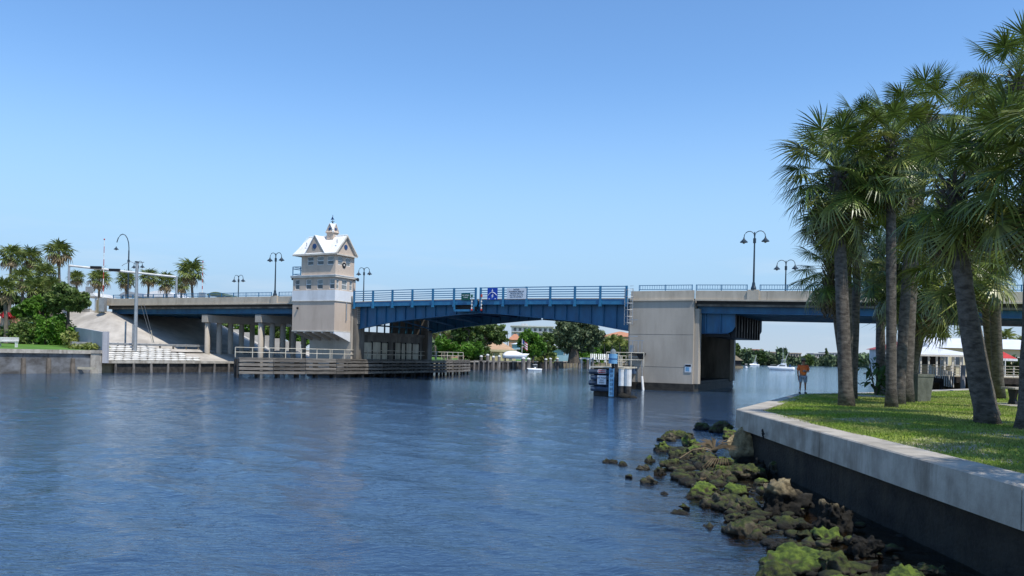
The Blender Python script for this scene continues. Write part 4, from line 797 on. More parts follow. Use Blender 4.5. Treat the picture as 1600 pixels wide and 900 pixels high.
# ---------------------------------------------------------------- street lamps on the bridge
def bell(t,x,y,z,par=None):
    s_=t.part('lamp_shade',M().lathe([(.05,z),(.07,z-.12),(.16,z-.25),(.36,z-.44),(.37,z-.5),(.2,z-.5)],x,y,12),'lamp_green'); t.part('bulb_housing',M().ball((x,y,z-.5),.14),'glass_pale',s_)
def twin_lamp(s,tt,zb_,h,label,frame='b'):
    t=T('street_lamp',label,'street lamp',(s,tt,zb_),frame,group='twin bell street lamps on the bridge')
    t.part('base',M().lathe([(.26,zb_),(.26,zb_+.15),(.17,zb_+.4),(.13,zb_+.7)],s,tt,10),'lamp_green')
    t.part('pole',M().tube([(s,tt,zb_+.3),(s,tt,zb_+h-.1)],[.1,.06],8),'lamp_green')
    t.part('collar',M().cyl(s,tt,zb_+h-1.15,zb_+h-.7,.14,n=8),'lamp_green')
    for sg in (-1,1):
        pts=[(s,tt,zb_+h-.75)]+[(s+sg*(.50-.5*math.cos(a)),tt,zb_+h-.55+.55*math.sin(a)) for a in [i*PI/7 for i in range(1,7)]]+[(s+sg*1.0,tt,zb_+h-.6)]
        t.part('arm',M().tube(pts,.04,6),'lamp_green'); bell(t,s+sg*1.0,tt,zb_+h-.55)
    return t
twin_lamp(30.1,.1,zpar(30)+.1,5.6,'tall twin bell street lamp on the parapet left of the palms')
twin_lamp(-30.55,.1,zpar(-30)+.1,5.6,'tall twin bell street lamp just left of the tower')
twin_lamp(br(569,420,17.2)[0],17.2,9.3,br(569,418,17.2)[1]-9.3,'twin bell street lamp just right of the tower')
twin_lamp(br(1228,420,17.6)[0],17.6,9.5,5.3,'twin bell street lamp half hidden by the palms')
twin_lamp(br(373,430,17.4)[0],17.4,10.0,5.2,'small distant twin bell street lamp above the round columns')
sL,zL=br(216,410,9); twin_lamp(sL,9,8.8,zL-8.8+.2,'twin bell street lamp among the traffic poles at left')
x,y,z=P(202,366,128); t=T('street_lamp','tall single arm street lamp curving left over the road','street lamp',(x,y,8.5)); t.part('pole',M().tube([(x,y,8.5),(x,y,z-2.6)],[.14,.1],8),'lamp_green')
x2=P(182,370,128)[0]; R_=(x-x2)/2; t.part('arm',M().tube([(x,y,z-2.7)]+[(x-R_+R_*math.cos(a),y,z-2.2+2.2*math.sin(a)) for a in [i*PI/8 for i in range(0,8)]],.07,6),'lamp_green'); bell(t,x2,y,z-2.0); t.part('collar',M().cyl(x,y,z-4.5,z-4.1,.2,n=8),'lamp_green')
# ---------------------------------------------------------------- fenders along the channel
def fender(sg,label,path):
    t=T('channel_fender',label,'fender',(path[1][0],path[1][1],0),'b',group='timber channel fenders')
    random.seed(4)
    pts=[Vector(p) for p in path]
    for i in range(len(pts)-1):
        a,b=pts[i],pts[i+1]; L=(b-a).length; d=(b-a)/L; nn=Vector((d.y,-d.x))*(1 if sg<0 else -1)   # towards the channel
        back=-nn
        k=max(1,round(L/3.6))
        for j in range(k):
            p=a+d*(L*j/k); q=a+d*(L*(j+1)/k-.04)
            for r_ in range(4):
                z=.62+r_*.44; w=random.uniform(-.02,.02); t.part('plank',M().bar((p.x+nn.x*w,p.y+nn.y*w,z),(q.x+nn.x*w,q.y+nn.y*w,z+random.uniform(-.02,.02)),.26,.3),'wood_grey' if sg<0 else 'bluewood')
            t.part('deck_board',M().bar((p.x+back.x*.6,p.y+back.y*.6,2.2),(q.x+back.x*.6,q.y+back.y*.6,2.2),1.1,.12),'wood_grey')
            # the inner row of planks, seen from the landward side
            for r_ in range(4): z=.62+r_*.44; t.part('plank',M().bar((p.x+back.x*1.25,p.y+back.y*1.25,z),(q.x+back.x*1.25,q.y+back.y*1.25,z),.22,.3),'wood_grey')
        k=max(2,round(L/2.4)); 
        for j in range(k+1):
            p=a+d*(L*j/k)
            for o_ in (.3,.95): t.part('pile',M().tube([(p.x+back.x*o_,p.y+back.y*o_,-2.5),(p.x+back.x*o_,p.y+back.y*o_,2.1)],.17,8),'wood_dark')
        side=1.12
        k=max(2,round(L/2.0))
        for j in range(k+1):
            p=a+d*(L*j/k)+back*side; t.part('rail_post',M().bx(p.x-.035,p.y-.035,2.26,p.x+.035,p.y+.035,3.36),'rail_cream')
        for z in (3.38,2.85): p,q=a+back*side,b+back*side; t.part('rail',M().bar((p.x,p.y,z),(q.x,q.y,z),.07,.07),'rail_cream')
    return t,pts
fl,_=fender(-1,'long weathered timber fender with cream railing before the tower',[(-21.7,-14.3),(-17.2,-3.5),(-16.5,1),(-16.5,19),(-18.2,29.5)])
fr_,_=fender(1,'dark timber fender and walkway left of the right pier',[(20.3,-15.2),(17.0,-3),(16.5,1),(16.5,19),(18.2,29.5)])
# end dolphin of the right fender, facing us
t=T('fender_dolphin','blue black timber dolphin with signs before the right pier','dolphin',(21.8,-16.3,0),'b')
xa,ya=br(924,600,-16.4)[0],-16.4; xb=br(983,600,-16.9)[0]
for r_ in range(4):
    z=.62+r_*.46; w=.16 if r_%2 else 0; m=M().tube([(xa-w,ya,z),(xa+2.55,ya,z)],.21,8); t.part('wale',m,'bluewood')
    t.part('wale',M().tube([(xa-w+.05,ya+.4,z),(xa-.3+.2,ya+4,z)],.2,8),'bluewood')
t.part('deck_board',M().bx(xa-.1,ya-.1,2.34,xb-.6,ya+3.2,2.46),'board_pale'); t.part('backing',M().bx(xa+.25,ya+.25,-2,xb-.7,ya+.4,2.33),'wood_dark')
for i in range(5): x=xa+.2+i*.65; t.part('pile',M().tube([(x,ya+.5,-2.5),(x,ya+.5,2.3)],.2,8),'wood_dark')
for i in range(2):
    x=br(972+i*9.5,600,-16.9)[0]; pl=t.part('white_pile',M().cyl(x,ya-.55,.95,2.3,.28,n=12),'white_paint'); t.part('stub',M().cyl(x,ya-.55,-2,.948,.26,n=10),'wood_dark',pl); t.part('top',M().cyl(x,ya-.55,2.303,2.36,.3,n=12),'board_pale',pl)
solo('rock','cluster of barnacled rock at the foot of the white piles','rock',M().ball((xb-.35,ya-.75,.1),.35,9,(1.5,1,.8)).ball((xb+.35,ya-.6,.0),.3,9,(1.3,1,.8)),'rock_barnacle',(xb,ya-.7,0),'b',smooth=True)
px_=br(955,600,-17.1)[0]
gp=T('clearance_gauge','pale blue clearance gauge board with marks on the dolphin','gauge board',(px_,-17,0),'b'); gp.part('board',M().bx(px_-.27,ya-.52,.05,px_+.17,ya-.44,2.35),'gauge_blue'); gp.part('post',M().bx(px_+.172,ya-.5,-2,px_+.4,ya-.3,2.7),'wood_dark')
for i in range(6): gp.piece('number',textmesh(str(26-i),.26,'ink',.005),(px_-.05,ya-.53,2.1-.36*i),(PI/2,0,0))
nl=T('navigation_lantern','blue navigation lantern with domed cap on the gauge post','lantern',(px_+.05,-17,2.7),'b'); nl.part('drum',M().cyl(px_+.02,ya-.45,2.72,3.5,.36,n=14),'gauge_blue'); nl.part('band',M().cyl(px_+.02,ya-.45,3.06,3.14,.38,n=14),'canvas_blue'); nl.part('dome',M().lathe([(.26,3.503),(.24,3.7),(.14,3.86),(.02,3.92)],px_+.02,ya-.45,12),'glass_pale'); nl.part('stem',M().cyl(px_+.02,ya-.45,2.3,2.72,.12,n=8),'dark_steel')
def dsign(label,pa,pb,z0,z1,mt,lines,ink,sz):
    t=T('sign',label,'sign',((pa+pb)/2,ya-.3,z0),'b'); t.part('board',M().bx(pa,ya-.3,z0,pb,ya-.26,z1),mt)
    for tx,zz in lines: t.piece('lettering',textmesh(tx,sz,ink,.005),((pa+pb)/2,ya-.31,zz),(PI/2,0,0))
a_=br(934,600,-16.7)[0];b_=br(946.5,600,-16.7)[0]; dsign('red and white danger sign on the dark dolphin','' or a_,b_,1.88,2.22,'sign_white',[],'ink',.2)
t=T('sign','red danger lettering panel at the top of the dolphin','sign',((a_+b_)/2,ya-.35,1.9),'b'); t.part('board',M().bx(a_+.04,ya-.33,1.92,b_-.04,ya-.302,2.18),'red_sign'); t.piece('lettering',textmesh('DANGER',.2,'sign_ink_white',.005),((a_+b_)/2,ya-.34,2.05),(PI/2,0,0))
dsign('white lettered sign below the danger sign',a_-.05,b_+.02,1.0,1.72,'sign_white',[('NO WAKE',1.52),('IDLE',1.32),('SPEED',1.14)],'ink',.17)
# walkway rail on the dolphin
t=T('dolphin_rail','cream pipe railing on top of the right dolphin','railing',(xa+1,ya+2,2.46),'b')
for i in range(4): x=xa+.3+i*1.1; t.part('rail_post',M().tube([(x,ya+2.6,2.46),(x,ya+2.6,3.65)],.035,6),'rail_cream')
for z in (3.65,3.05): t.part('rail',M().tube([(xa+.3,ya+2.6,z),(xa+3.6,ya+2.6,z)],.035,6),'rail_cream')
# fittings on the right pier
def PP(px,py): return br(px,py,-.3)
t=T('caged_ladder','pale steel caged ladder at the left corner of the right pier','ladder',(18,-.4,6.2),'b'); za_,zb2=PP(985,508)[1],PP(985,449)[1]
for x in (17.45,17.85,18.3): t.part('ladder_rail',M().tube([(x,-.5-(.25 if x==17.85 else 0),za_),(x,-.5-(.25 if x==17.85 else 0),zb2-.1)],.035,6),'galv')
for i in range(6): z=za_+.2+(zb2-za_-.5)*i/5; t.part('hoop',M().tube([(17.45,-.3,z),(17.45,-.6,z),(17.87,-.8,z),(18.3,-.6,z),(18.3,-.18,z)],.025,5),'galv')
m=M(); 
for i in range(14): z=za_+.1+i*.3; m.tube([(17.87,-.22,z),(18.28,-.22,z)],.02,4)
t.part('rungs',m,'galv',stuff=True)
t=T('service_platform','small steel service platform with rails on the right pier','platform',(19,-.7,3.8),'b'); pa,za_=PP(986,551); pb,_z=PP(1008,551)
t.part('floor',M().bx(pa,-1.1,za_-.15,pb,-.01,za_-.02),'dark_steel'); t.part('bracket',M().prism([(pb-.7,za_-.16),(pb-.02,za_-.16),(pb-.3,za_-.8)],-.9,-.1),'dark_steel')
for x in (pa+.4,pb-.1,pb-.5): t.part('post',M().bx(x-.03,-1.07,za_-.02,x+.03,-1.01,za_+1.2),'galv')
for z in (1.2,): t.part('rail',M().bx(pa,-1.07,za_+z,pb+.1,-1.01,za_+z+.06),'galv')
for py in (500.5,526,558): q=PP(985,py); t.part('peg',M().bx(q[0]-.1,-.7,q[1],q[0]+.9,-.64,q[1]+.07),'galv')
t.part('box',M().bx(pa+.05,-.9,za_-.019,pa+.45,-.5,za_+.75),'galv')
t=T('drain_pipe','pale slanting pipe at the waterline of the right pier','pipe',(19.6,-.3,0),'b'); a1=PP(1002.5,558);a2=PP(1003,588);a3=PP(1006,607); t.part('upper_pipe',M().tube([(a1[0],-.25,a1[1]),(a2[0],-.25,a2[1])],.05,6),'galv'); t.part('lower_pipe',M().tube([(a2[0],-.3,a2[1]),(a3[0],-.5,-.1)],.13,8),'white_paint')
a1=PP(1069,569);a2=PP(1079,582); t=T('sign','small grey notice with dark header low on the right pier','sign',(a1[0],-.05,a2[1]),'b'); t.part('board',M().bx(a1[0],-.06,a2[1],a2[0],-.02,a1[1]),'sign_white'); t.part('header',M().bx(a1[0]+.04,-.07,a1[1]-.24,a2[0]-.04,-.062,a1[1]-.04),'ink'); t.part('picture',M().bx(a1[0]+.1,-.07,a2[1]+.12,a2[0]-.2,-.062,a1[1]-.3),'gauge_blue')
t=T('junction_shelf','dark steel shelf box at the pier base left of the drain pipe','box',(18,-.8,1.6),'b'); q=PP(985,571);q2=PP(994,584); t.part('beam',M().bx(br(970,575,-1)[0],-1.0,q[1]-.2,q2[0],-.9,q[1]),'wood_dark'); t.part('box',M().bx(q[0]+.1,-.88,q2[1],q2[0],-.2,q[1]-.21),'bluewood')
# ================================================================ RIGHT LAWN: palms, person, bin, table, shrub
def LP(px,py): x,y=G(px,py,1.6); return (x,y,lawn_z(x,y)-.03)
def CP(px,py,D): return P(px,py,D)
near_palm('tall leftmost palm standing alone near the man',LP(1323,634),CP(1308,268,31.4),2.7,54,0,.27,.20,1)
near_palm('young low palm with yellowish crown behind the leftmost trunk',LP(1325,623),CP(1296,418,34),1.7,34,0,.16,.14,2,dead=9,low=-1.0)
near_palm('palm with thin straight trunk behind the leafy shrub',LP(1377,617),CP(1374,385,42.5),2.6,44,0,.26,.2,3)
near_palm('slim pale palm with straight trunk just left of the bin',LP(1393,637),CP(1392,225,30.7),2.3,46,0,.21,.15,4)
near_palm('tall dark thick trunked palm directly beside the bin',LP(1412,629),CP(1448,178,34.6),2.35,46,-.15,.34,.24,5)
near_palm('low palm whose dark fronds droop below the bridge deck',LP(1416,622),CP(1458,440,37.5),2.5,44,-.1,.3,.22,6,dead=9,low=-1.35)
near_palm('thick leaning palm trunk right of the bin, nearest whole trunk',LP(1545,666),CP(1490,290,22.8),2.05,48,-.12,.30,.21,7)
near_palm('thin far palm between the leaning trunk and the table',LP(1557,613),CP(1553,372,49.5),2.5,36,0,.30,.27,8)
near_palm('palm cut by the right edge of the photo',LP(1606,673),CP(1618,255,21.2),2.5,50,.05,.28,.2,9)
near_palm('tallest palm at the upper right corner',LP(1640,640),CP(1592,125,29),2.3,46,0,.3,.2,10)
near_palm('palm crown high between the corner palm and leaning palm',LP(1561,624),CP(1543,190,36),2.6,46,0,.26,.2,11)
near_palm('dense dark crowned palm in the middle of the grove',LP(1420,618),CP(1402,425,38),2.4,44,0,.25,.2,12,dead=8,low=-1.3)
near_palm('dense low crowned palm behind the leaning trunk',LP(1556,621),CP(1532,395,38),2.4,44,0,.28,.2,13,dead=6,low=-1.3)
near_palm('palm crown below and right of the leftmost crown',LP(1326,627),CP(1322,330,33),2.2,46,0,.22,.17,15,low=-1.2)
near_palm('palm crown filling the gap above the bin',LP(1404,632),CP(1425,300,34),2.2,44,0,.22,.17,16)
near_palm('palm crown low between the two right trunks',LP(1551,650),CP(1500,400,26),2.0,44,0,.24,.18,17)
near_palm('palm outside the right edge, nearer to the camera',(14.9,15.3,1.55),(14.6,15.5,8.6),2.5,40,0,.28,.2,18)
near_palm('palm outside the right edge, second one',(17.3,18.0,1.55),(17.0,18.2,9.2),2.5,40,0,.28,.2,19)
near_palm('palm outside the right edge, shorter one',(12.9,12.8,1.55),(12.7,13.0,7.8),2.3,40,0,.28,.2,20)
near_palm('palm outside the right edge whose left fronds reach into the photo',(13.7,18.2,1.55),(13.5,18.3,8.7),2.4,48,0,.28,.2,22)
near_palm('palm outside the right edge, closest to the wall',(11.4,9.2,1.55),(11.2,9.4,7.9),2.3,34,0,.28,.2,21)
near_palm('tall palm between the leftmost crown and the slim pale palm',LP(1331,624),CP(1348,212,36),2.2,40,0,.2,.16,14,dead=3)
# leafy plant on the lawn edge
t=T('leafy_plant','dark big leaved plant beside the second palm trunk','plant',LP(1368,619)); b_=Vector(t.e.location)
lm=M().add([(0,0,0),(.16,.1,.02),(.36,.06,-.05),(.5,0,-.16),(.36,-.06,-.05),(.16,-.1,.02)],[(0,1,5),(1,2,4,5),(2,3,4)]).mesh('leaf'); lm.materials.append(ml['leaf_dark'])
random.seed(5)
for i in range(3): t.part('stem',M().tube([(b_.x,b_.y,b_.z),(b_.x+random.uniform(-.4,.4),b_.y-.1,b_.z+1.0),(b_.x+random.uniform(-.9,.6),b_.y-.2,b_.z+1.9)],[.04,.03,.015],5),'bark')
for i in range(90):
    q=random.random(); p=(b_.x+random.gauss(-.05,.42),b_.y+random.gauss(-.1,.3),b_.z+.25+1.75*q); t.piece('leaf',lm,p,(random.uniform(-.6,.6),random.uniform(-.2,1.0),random.uniform(0,6.28)),(random.uniform(.7,1.2),)*3)
# bin
x,y,z=LP(1435,628); t=T('litter_bin','square weathered concrete litter bin between two palm trunks','litter bin',(x,y,z),'l',rot=.25)
def frustum(w0,w1,z0,z1): return M().add([(-w0,-w0,z0),(w0,-w0,z0),(w0,w0,z0),(-w0,w0,z0),(-w1,-w1,z1),(w1,-w1,z1),(w1,w1,z1),(-w1,w1,z1)],[(0,3,2,1),(4,5,6,7),(0,1,5,4),(1,2,6,5),(2,3,7,6),(3,0,4,7)])
t.part('body',frustum(.33,.41,0,1.12),'bin'); t.part('rim',frustum(.43,.43,1.123,1.24),'bin'); t.part('opening',frustum(.3,.3,1.242,1.25),'dark_inside'); t.part('foot',frustum(.28,.28,-.06,-.002),'bin')
# concrete table and slab
x,y,z=LP(1598,634); t=T('picnic_table','round edged concrete table at the right edge of the photo','table',(x,y,z),'l',rot=.1)
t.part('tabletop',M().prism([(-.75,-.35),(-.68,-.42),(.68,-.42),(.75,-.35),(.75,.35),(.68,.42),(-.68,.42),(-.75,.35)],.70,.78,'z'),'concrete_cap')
for sg in (-1,1): t.part('leg',M().prism([(-.26,0),(.26,0),(.14,.3),(.26,.69),(-.26,.69),(-.14,.3)],sg*.45-.06,sg*.45+.06,'x'),'dark_steel')
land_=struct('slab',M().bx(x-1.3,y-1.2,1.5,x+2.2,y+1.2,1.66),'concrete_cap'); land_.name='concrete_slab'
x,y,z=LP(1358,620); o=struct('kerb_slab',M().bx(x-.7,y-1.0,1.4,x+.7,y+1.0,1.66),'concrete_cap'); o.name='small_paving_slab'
# person
def skin(name,pts,edges,rad,sub=2):
    me=bpy.data.meshes.new(name); me.from_pydata(pts,edges,[]); o=bpy.data.objects.new(name,me); COL.objects.link(o)
    o.modifiers.new('k','SKIN'); sv_=me.skin_vertices[0].data
    for i,r_ in enumerate(rad): sv_[i].radius=(r_,r_) if not hasattr(r_,'__len__') else r_; sv_[i].use_root=(i==0)
    s_=o.modifiers.new('s','SUBSURF'); s_.levels=sub; s_.render_levels=sub
    dg=bpy.context.evaluated_depsgraph_get(); nm=bpy.data.meshes.new_from_object(o.evaluated_get(dg)); bpy.data.objects.remove(o); nm.shade_smooth(); nm.materials.clear(); nm.name=name; return nm
x,y,z=P(1254,616,40.6); z=1.62
t=T('person','person in orange shirt, pale shorts and cap standing on the seawall corner','person',(x,y,z),'l',rot=-.12)
pts=[(0,0,.93),(.0,0,1.12),(0,0,1.34),(0,-.01,1.47),(0,-.03,1.58),(0,-.03,1.70),     # pelvis..head 0-5
 (-.19,0,1.40),(-.26,.01,1.13),(-.24,-.03,.90),(-.235,-.06,.80),                     # right arm hangs 6-9
 (.19,0,1.40),(.27,.02,1.14),(.10,-.22,1.13),(.03,-.27,1.14),                        # left arm bent to chest 10-13
 (-.10,0,.88),(-.12,-.02,.50),(-.13,.03,.09),(-.15,-.08,.04),                        # legs
 (.10,0,.88),(.12,-.01,.50),(.14,.03,.09),(.15,-.08,.04)]
ed=[(0,1),(1,2),(2,3),(3,4),(4,5),(2,6),(6,7),(7,8),(8,9),(2,10),(10,11),(11,12),(12,13),(0,14),(14,15),(15,16),(16,17),(0,18),(18,19),(19,20),(20,21)]
rad=[(.15,.11),(.16,.12),(.17,.11),.055,.085,.085,.065,.048,.034,.03,.065,.048,.034,.03,.09,.055,.035,.035,.09,.055,.035,.035]
body=t.part('body',skin('body',pts,ed,rad),'skin')
def hand(o,d,side,up):
    o=Vector(o);d=Vector(d).normalized();sd_=Vector(side).normalized();P0=[tuple(o),tuple(o+d*.06)];E_=[(0,1)];R_=[(.03,.016),(.036,.014)]
    for k,(off,l) in enumerate(((-.027,.062),(-.009,.07),(.009,.067),(.027,.052))):
        a=o+d*.085+sd_*off; b=a+d*l*.55+Vector(up)*.01; c=b+d*l*.35+Vector(up)*.025; n0=len(P0); P0+=[tuple(a),tuple(b),tuple(c)]; E_+=[(1,n0),(n0,n0+1),(n0+1,n0+2)]; R_+=[.010,.009,.007]
    a=o+d*.02+sd_*-.035; b=a+d*.035-sd_*.02+Vector(up)*.012; n0=len(P0); P0+=[tuple(a),tuple(b)]; E_+=[(0,n0),(n0,n0+1)]; R_+=[.012,.009]
    return skin('hand',P0,E_,R_,1)
t.part('hand',hand((-.235,-.065,.79),(0,-.12,-1),(0,1,0),(.6,0,0)),'skin'); t.part('hand',hand((.03,-.27,1.14),(-1,-.3,.1),(0,0,1),(0,.6,0)),'skin')
t.part('nose',M().prism([(-.012,1.66),(.012,1.66),(0,1.70)],-.142,-.10),'skin',body); 
for sx_ in (-1,1): t.part('eye',M().ball((sx_*.033,-.105,1.70),.012,6),'dark_inside',body); t.part('ear',M().ball((sx_*.088,-.02,1.68),.024,6,(.4,.8,1.2)),'skin',body)
t.part('mouth',M().bx(-.022,-.112,1.63,.022,-.1,1.638),'red_sign',body)
sh_=[(0,0,.90),(0,0,1.1),(0,0,1.36),(0,-.005,1.44),(-.20,0,1.40),(-.27,.01,1.18),(.20,0,1.40),(.275,.01,1.19)]
t.part('shirt',skin('shirt',sh_,[(0,1),(1,2),(2,3),(2,4),(4,5),(2,6),(6,7)],[(.185,.14),(.19,.145),(.195,.13),(.085,.08),(.095,.09),(.08,.075),(.095,.09),(.08,.075)]),'shirt')
t.part('shorts',skin('shorts',[(0,0,.93),(-.105,0,.84),(-.13,-.01,.55),(.105,0,.84),(.13,-.005,.55)],[(0,1),(1,2),(0,3),(3,4)],[(.165,.125),.115,.105,.115,.105]),'shorts')
for sx_ in (-1,1):
    t.part('sock',M().tube([(sx_*.13,.03,.28),(sx_*.14,.03,.08)],[.052,.045],8),'cloth_white'); t.part('shoe',M().tube([(sx_*.14,.06,.055),(sx_*.145,-.06,.05),(sx_*.15,-.17,.04)],[.055,.052,.035],8),'shoe')
t.part('cap',M().lathe([(.112,1.715),(.112,1.76),(.085,1.81),(.03,1.832),(.001,1.835)],0,-.03,12),'cap_tan'); t.part('cap_brim',M().lathe([(.17,1.72),(.11,1.735),(.108,1.72)],0,-.06,12),'cap_tan'); t.part('hair',M().lathe([(.085,1.60),(.10,1.65),(.104,1.714)],0,-.005,10),'dark_inside')
cm2=T('camera','small silver camera held at the chest of the person','camera',(x,y,z),'l',rot=-.12); cm2.part('camera_body',M().bx(-.06,-.33,1.14,.05,-.29,1.21),'galv'); cm2.part('lens',M().tube([(0,-.33,1.17),(0,-.36,1.17)],.02,8),'dark_steel')
# ================================================================ ROCKS on the tidal flat
def rock(name,label,px0,px1,pyt,pyb,mt,seed,sharp=.25,sub=4,group=None,squash=1,depth=.75,pts=None,lean=0):
    """a rock whose foot is at pixel row pyb and whose width and height read px0..px1, pyt..pyb"""
    gx,gy=G((px0+px1)/2,pyb,0.0); sc_=F/gy; w=(px1-px0)/sc_/2; h=(pyb-pyt)/sc_*.9
    dp=max(.12,w*depth); h=max(.07,(h-dp*1.2*(3.3/gy)))
    rr=random.Random(seed*13+5); bm=bmesh.new(); o=Vector((seed*7.3,seed*3.1,seed*1.7)); w*=1.3 if w<.35 else 1.12; pw_=[]
    for _ in range(17 if w>.25 else 12):
        a_=rr.uniform(0,2*PI); e_=rr.uniform(-.5,1)
        c_=math.sqrt(max(0,1-e_*e_))*.9+.12; pw_.append(bm.verts.new((math.cos(a_)*c_*rr.uniform(.8,1.12)*w+lean*e_*w,math.sin(a_)*c_*rr.uniform(.8,1.12)*dp,(e_ if e_>0 else e_*.4)*h*rr.uniform(.85,1.1))))
    hl=bmesh.ops.convex_hull(bm,input=bm.verts[:]); bmesh.ops.delete(bm,geom=list({g_ for g_ in hl['geom_interior']+hl['geom_unused'] if isinstance(g_,bmesh.types.BMVert)}),context='VERTS')
    el_=max(.028,w*(.10 if w>.3 else .16))
    for _ in range(5):
        es_=[e for e in bm.edges if e.calc_length()>el_]
        if not es_: break
        bmesh.ops.subdivide_edges(bm,edges=es_,cuts=1); bmesh.ops.triangulate(bm,faces=[f for f in bm.faces if len(f.verts)>3])
    bmesh.ops.smooth_vert(bm,verts=bm.verts[:],factor=.12 if mt=='rock_barnacle' else .35,use_axis_x=True,use_axis_y=True,use_axis_z=True); bm.normal_update()
    k_=min(1.0,w/.35)*sharp/.35*(1+1.3*max(0,w-.25))*(1.25 if mt=='rock_barnacle' else 1); sc2=1/max(.12,w)
    for v in bm.verts:
        p=v.co*1.0; n0=v.normal.copy()
        d=.085*noise.fractal(p*2.2*sc2*.45+o,.9,2.1,3)-.07*abs(noise.noise(p*4.5+o*2))+.045*noise.noise(p*9+o)+.03*noise.noise(p*19+o)+.018*noise.noise(p*38+o)
        v.co=p+n0*d*k_
    me=bpy.data.meshes.new(name); bm.to_mesh(me); bm.free(); me.shade_smooth(); me.materials.append(ml[mt])
    ob=bpy.data.objects.new(name,me); COL.objects.link(ob); ob.location=(gx,gy+dp*.6,-.02); ob.rotation_euler=(0,0,0); return tag(ob,label,'rock',group)
RK=[ # px0,px1,ytop,ybot,material,label,sharp
(1026,1062,668,690,'rock_moss','dark mossy rock left of the dead frond, hollowed on its left',.4),
(1018,1052,685,706,'rock_green','bright green mossed rock at the far left of the upper rock bed',.4),
(1040,1088,658,686,'rock_moss','mossy rock in the back row, left of its middle',.35),
(1086,1116,655,672,'rock_moss','low dark rock in the back row straight above the dead frond',.4),
(1104,1146,650,676,'rock_moss','dark rock at the back closest to the wall corner',.4),
(1126,1160,664,688,'rock_green','green rock just behind the pointed tan boulder',.35),
(1062,1096,672,700,'rock_green','green mossed rock directly left of the dead frond',.35),
(1072,1100,690,716,'rock_green','bright green rock under the left part of the dead frond',.35),
(1090,1124,700,728,'rock_moss','rounded dark rock under the stalk of the dead frond',.35),
(1060,1078,718,730,'rock_moss','small flat dark rock just below the frond stalk',.3),
(1096,1112,716,736,'rock_moss','small rock with a yellow green tuft below the frond',.35),
(1126,1152,706,728,'rock_green','grass green rock between the frond and the pointed boulder',.3),
(1116,1140,720,742,'rock_green','little green rock in front of the frond leaflets',.35),
(1140,1202,716,748,'rock_moss','wide dark overhanging rock at the foot of the tan boulder',.4),
(1176,1206,714,744,'rock_barnacle','knobbly rock against the wall below the tan boulder',.4),
(1180,1206,738,758,'rock_green','bright green rounded rock near the wall in mid bed',.25),
(1130,1176,748,776,'rock_green','largest bright grass green slab in the middle of the bed',.2),
(1068,1130,744,778,'rock_green','long green mossed rock left of the bright green slab',.3),
(1064,1086,730,748,'rock_moss','small dark rock left end of the middle bed',.35),
(1100,1140,766,792,'rock_moss','dark rock with shadowed hollow in front of the green slab',.4),
(1060,1082,776,796,'rock_green','small green capped rock at the edge of open water',.3),
(1048,1078,792,804,'rock_moss','flat dark rock alone at the water below the green capped one',.35),
(1094,1124,808,826,'rock_moss','isolated dark wet rock standing in open water',.35),
(1136,1172,794,816,'rock_moss','dark knobbly rock beside the brown shallow pool',.4),
(1190,1266,735,804,'rock_barnacle','large craggy boulder with tan top against the wall',.42),
(1214,1270,800,826,'rock_moss','flat green grey rock behind the brown pool',.25),
(1276,1340,762,830,'rock_barnacle','tall craggy boulder with barnacled yellow top nearest the wall',.4),
(1168,1200,826,844,'rock_moss','small dark rock at the left end of the nearest mound',.35),
(1196,1296,832,898,'rock_green','big bright green mossed mound in the foreground',.3),
(1266,1342,842,905,'rock_moss','dark lumpy mossed rock right of the green mound',.35),
(1322,1386,822,872,'rock_barnacle','brown topped rounded rock in the foreground near the wall',.35),
(1380,1470,868,920,'rock_green','sloping green mossed rock at the bottom edge',.3),
(1180,1262,868,925,'rock_moss','dark mossed rock at the lower left of the foreground mound',.35),
(1290,1400,880,935,'rock_green','green tufted rock cut by the bottom edge of the photo',.3),
(1420,1490,868,905,'rock_moss','dark rock in the wall shadow at the bottom edge',.35),
(942,962,712,724,'rock_moss','far left small rock poking out of open water',.4),
(965,982,716,728,'rock_moss','second small rock from the left in open water',.4),
(996,1016,720,734,'rock_moss','small paired rock left of the bed, lower one',.4),
(1008,1024,706,722,'rock_green','small paired rock left of the bed, upper green one',.35),
(1020,1040,724,742,'rock_moss','dark spiky little rock in rippled water left of the bed',.4),
(975,990,738,748,'rock_moss','tiny rock left of the rippled water, low',.35),
(1006,1028,740,756,'rock_moss','dark rock in the ripples below the spiky one',.4),
(1032,1044,765,772,'rock_moss','tiniest dark rock alone in blue water',.3),
(1150,1190,770,800,'rock_moss','grey green rock between the green slab and the large boulder',.35),
(1090,1110,738,752,'mud','low muddy stone in the centre of the bed',.3),
(1200,1230,716,740,'rock_moss','dark rock in the wall shade above the large boulder',.35),
(1240,1290,812,846,'rock_moss','dark rock between the pool and the foreground mound',.35),
(1340,1372,856,884,'rock_green','small green lump beside the brown topped rock',.3),
(1046,1090,700,716,'rock_moss','flat mossy ledge left of the frond stalk, half awash',.4),
(1090,1150,724,752,'rock_moss','broad dark ledge between the dead frond and the green slabs',.45),
(1126,1190,776,800,'rock_moss','broad brown ledge right in front of the bright green slab',.45),
(1140,1215,806,838,'rock_moss','low broken ledge rising from the brown pool',.45),
(1250,1330,818,850,'rock_green','mossy ledge between the craggy boulders and the foreground',.4),
(1340,1440,880,915,'rock_moss','broad dark ledge at the bottom edge below the brown topped rock',.45),
(1150,1200,690,716,'rock_moss','dark ledge in the wall corner behind the tan boulder',.4),
(1032,1070,714,732,'rock_moss','half sunk brown ledge left of the small paired stones',.4),
]
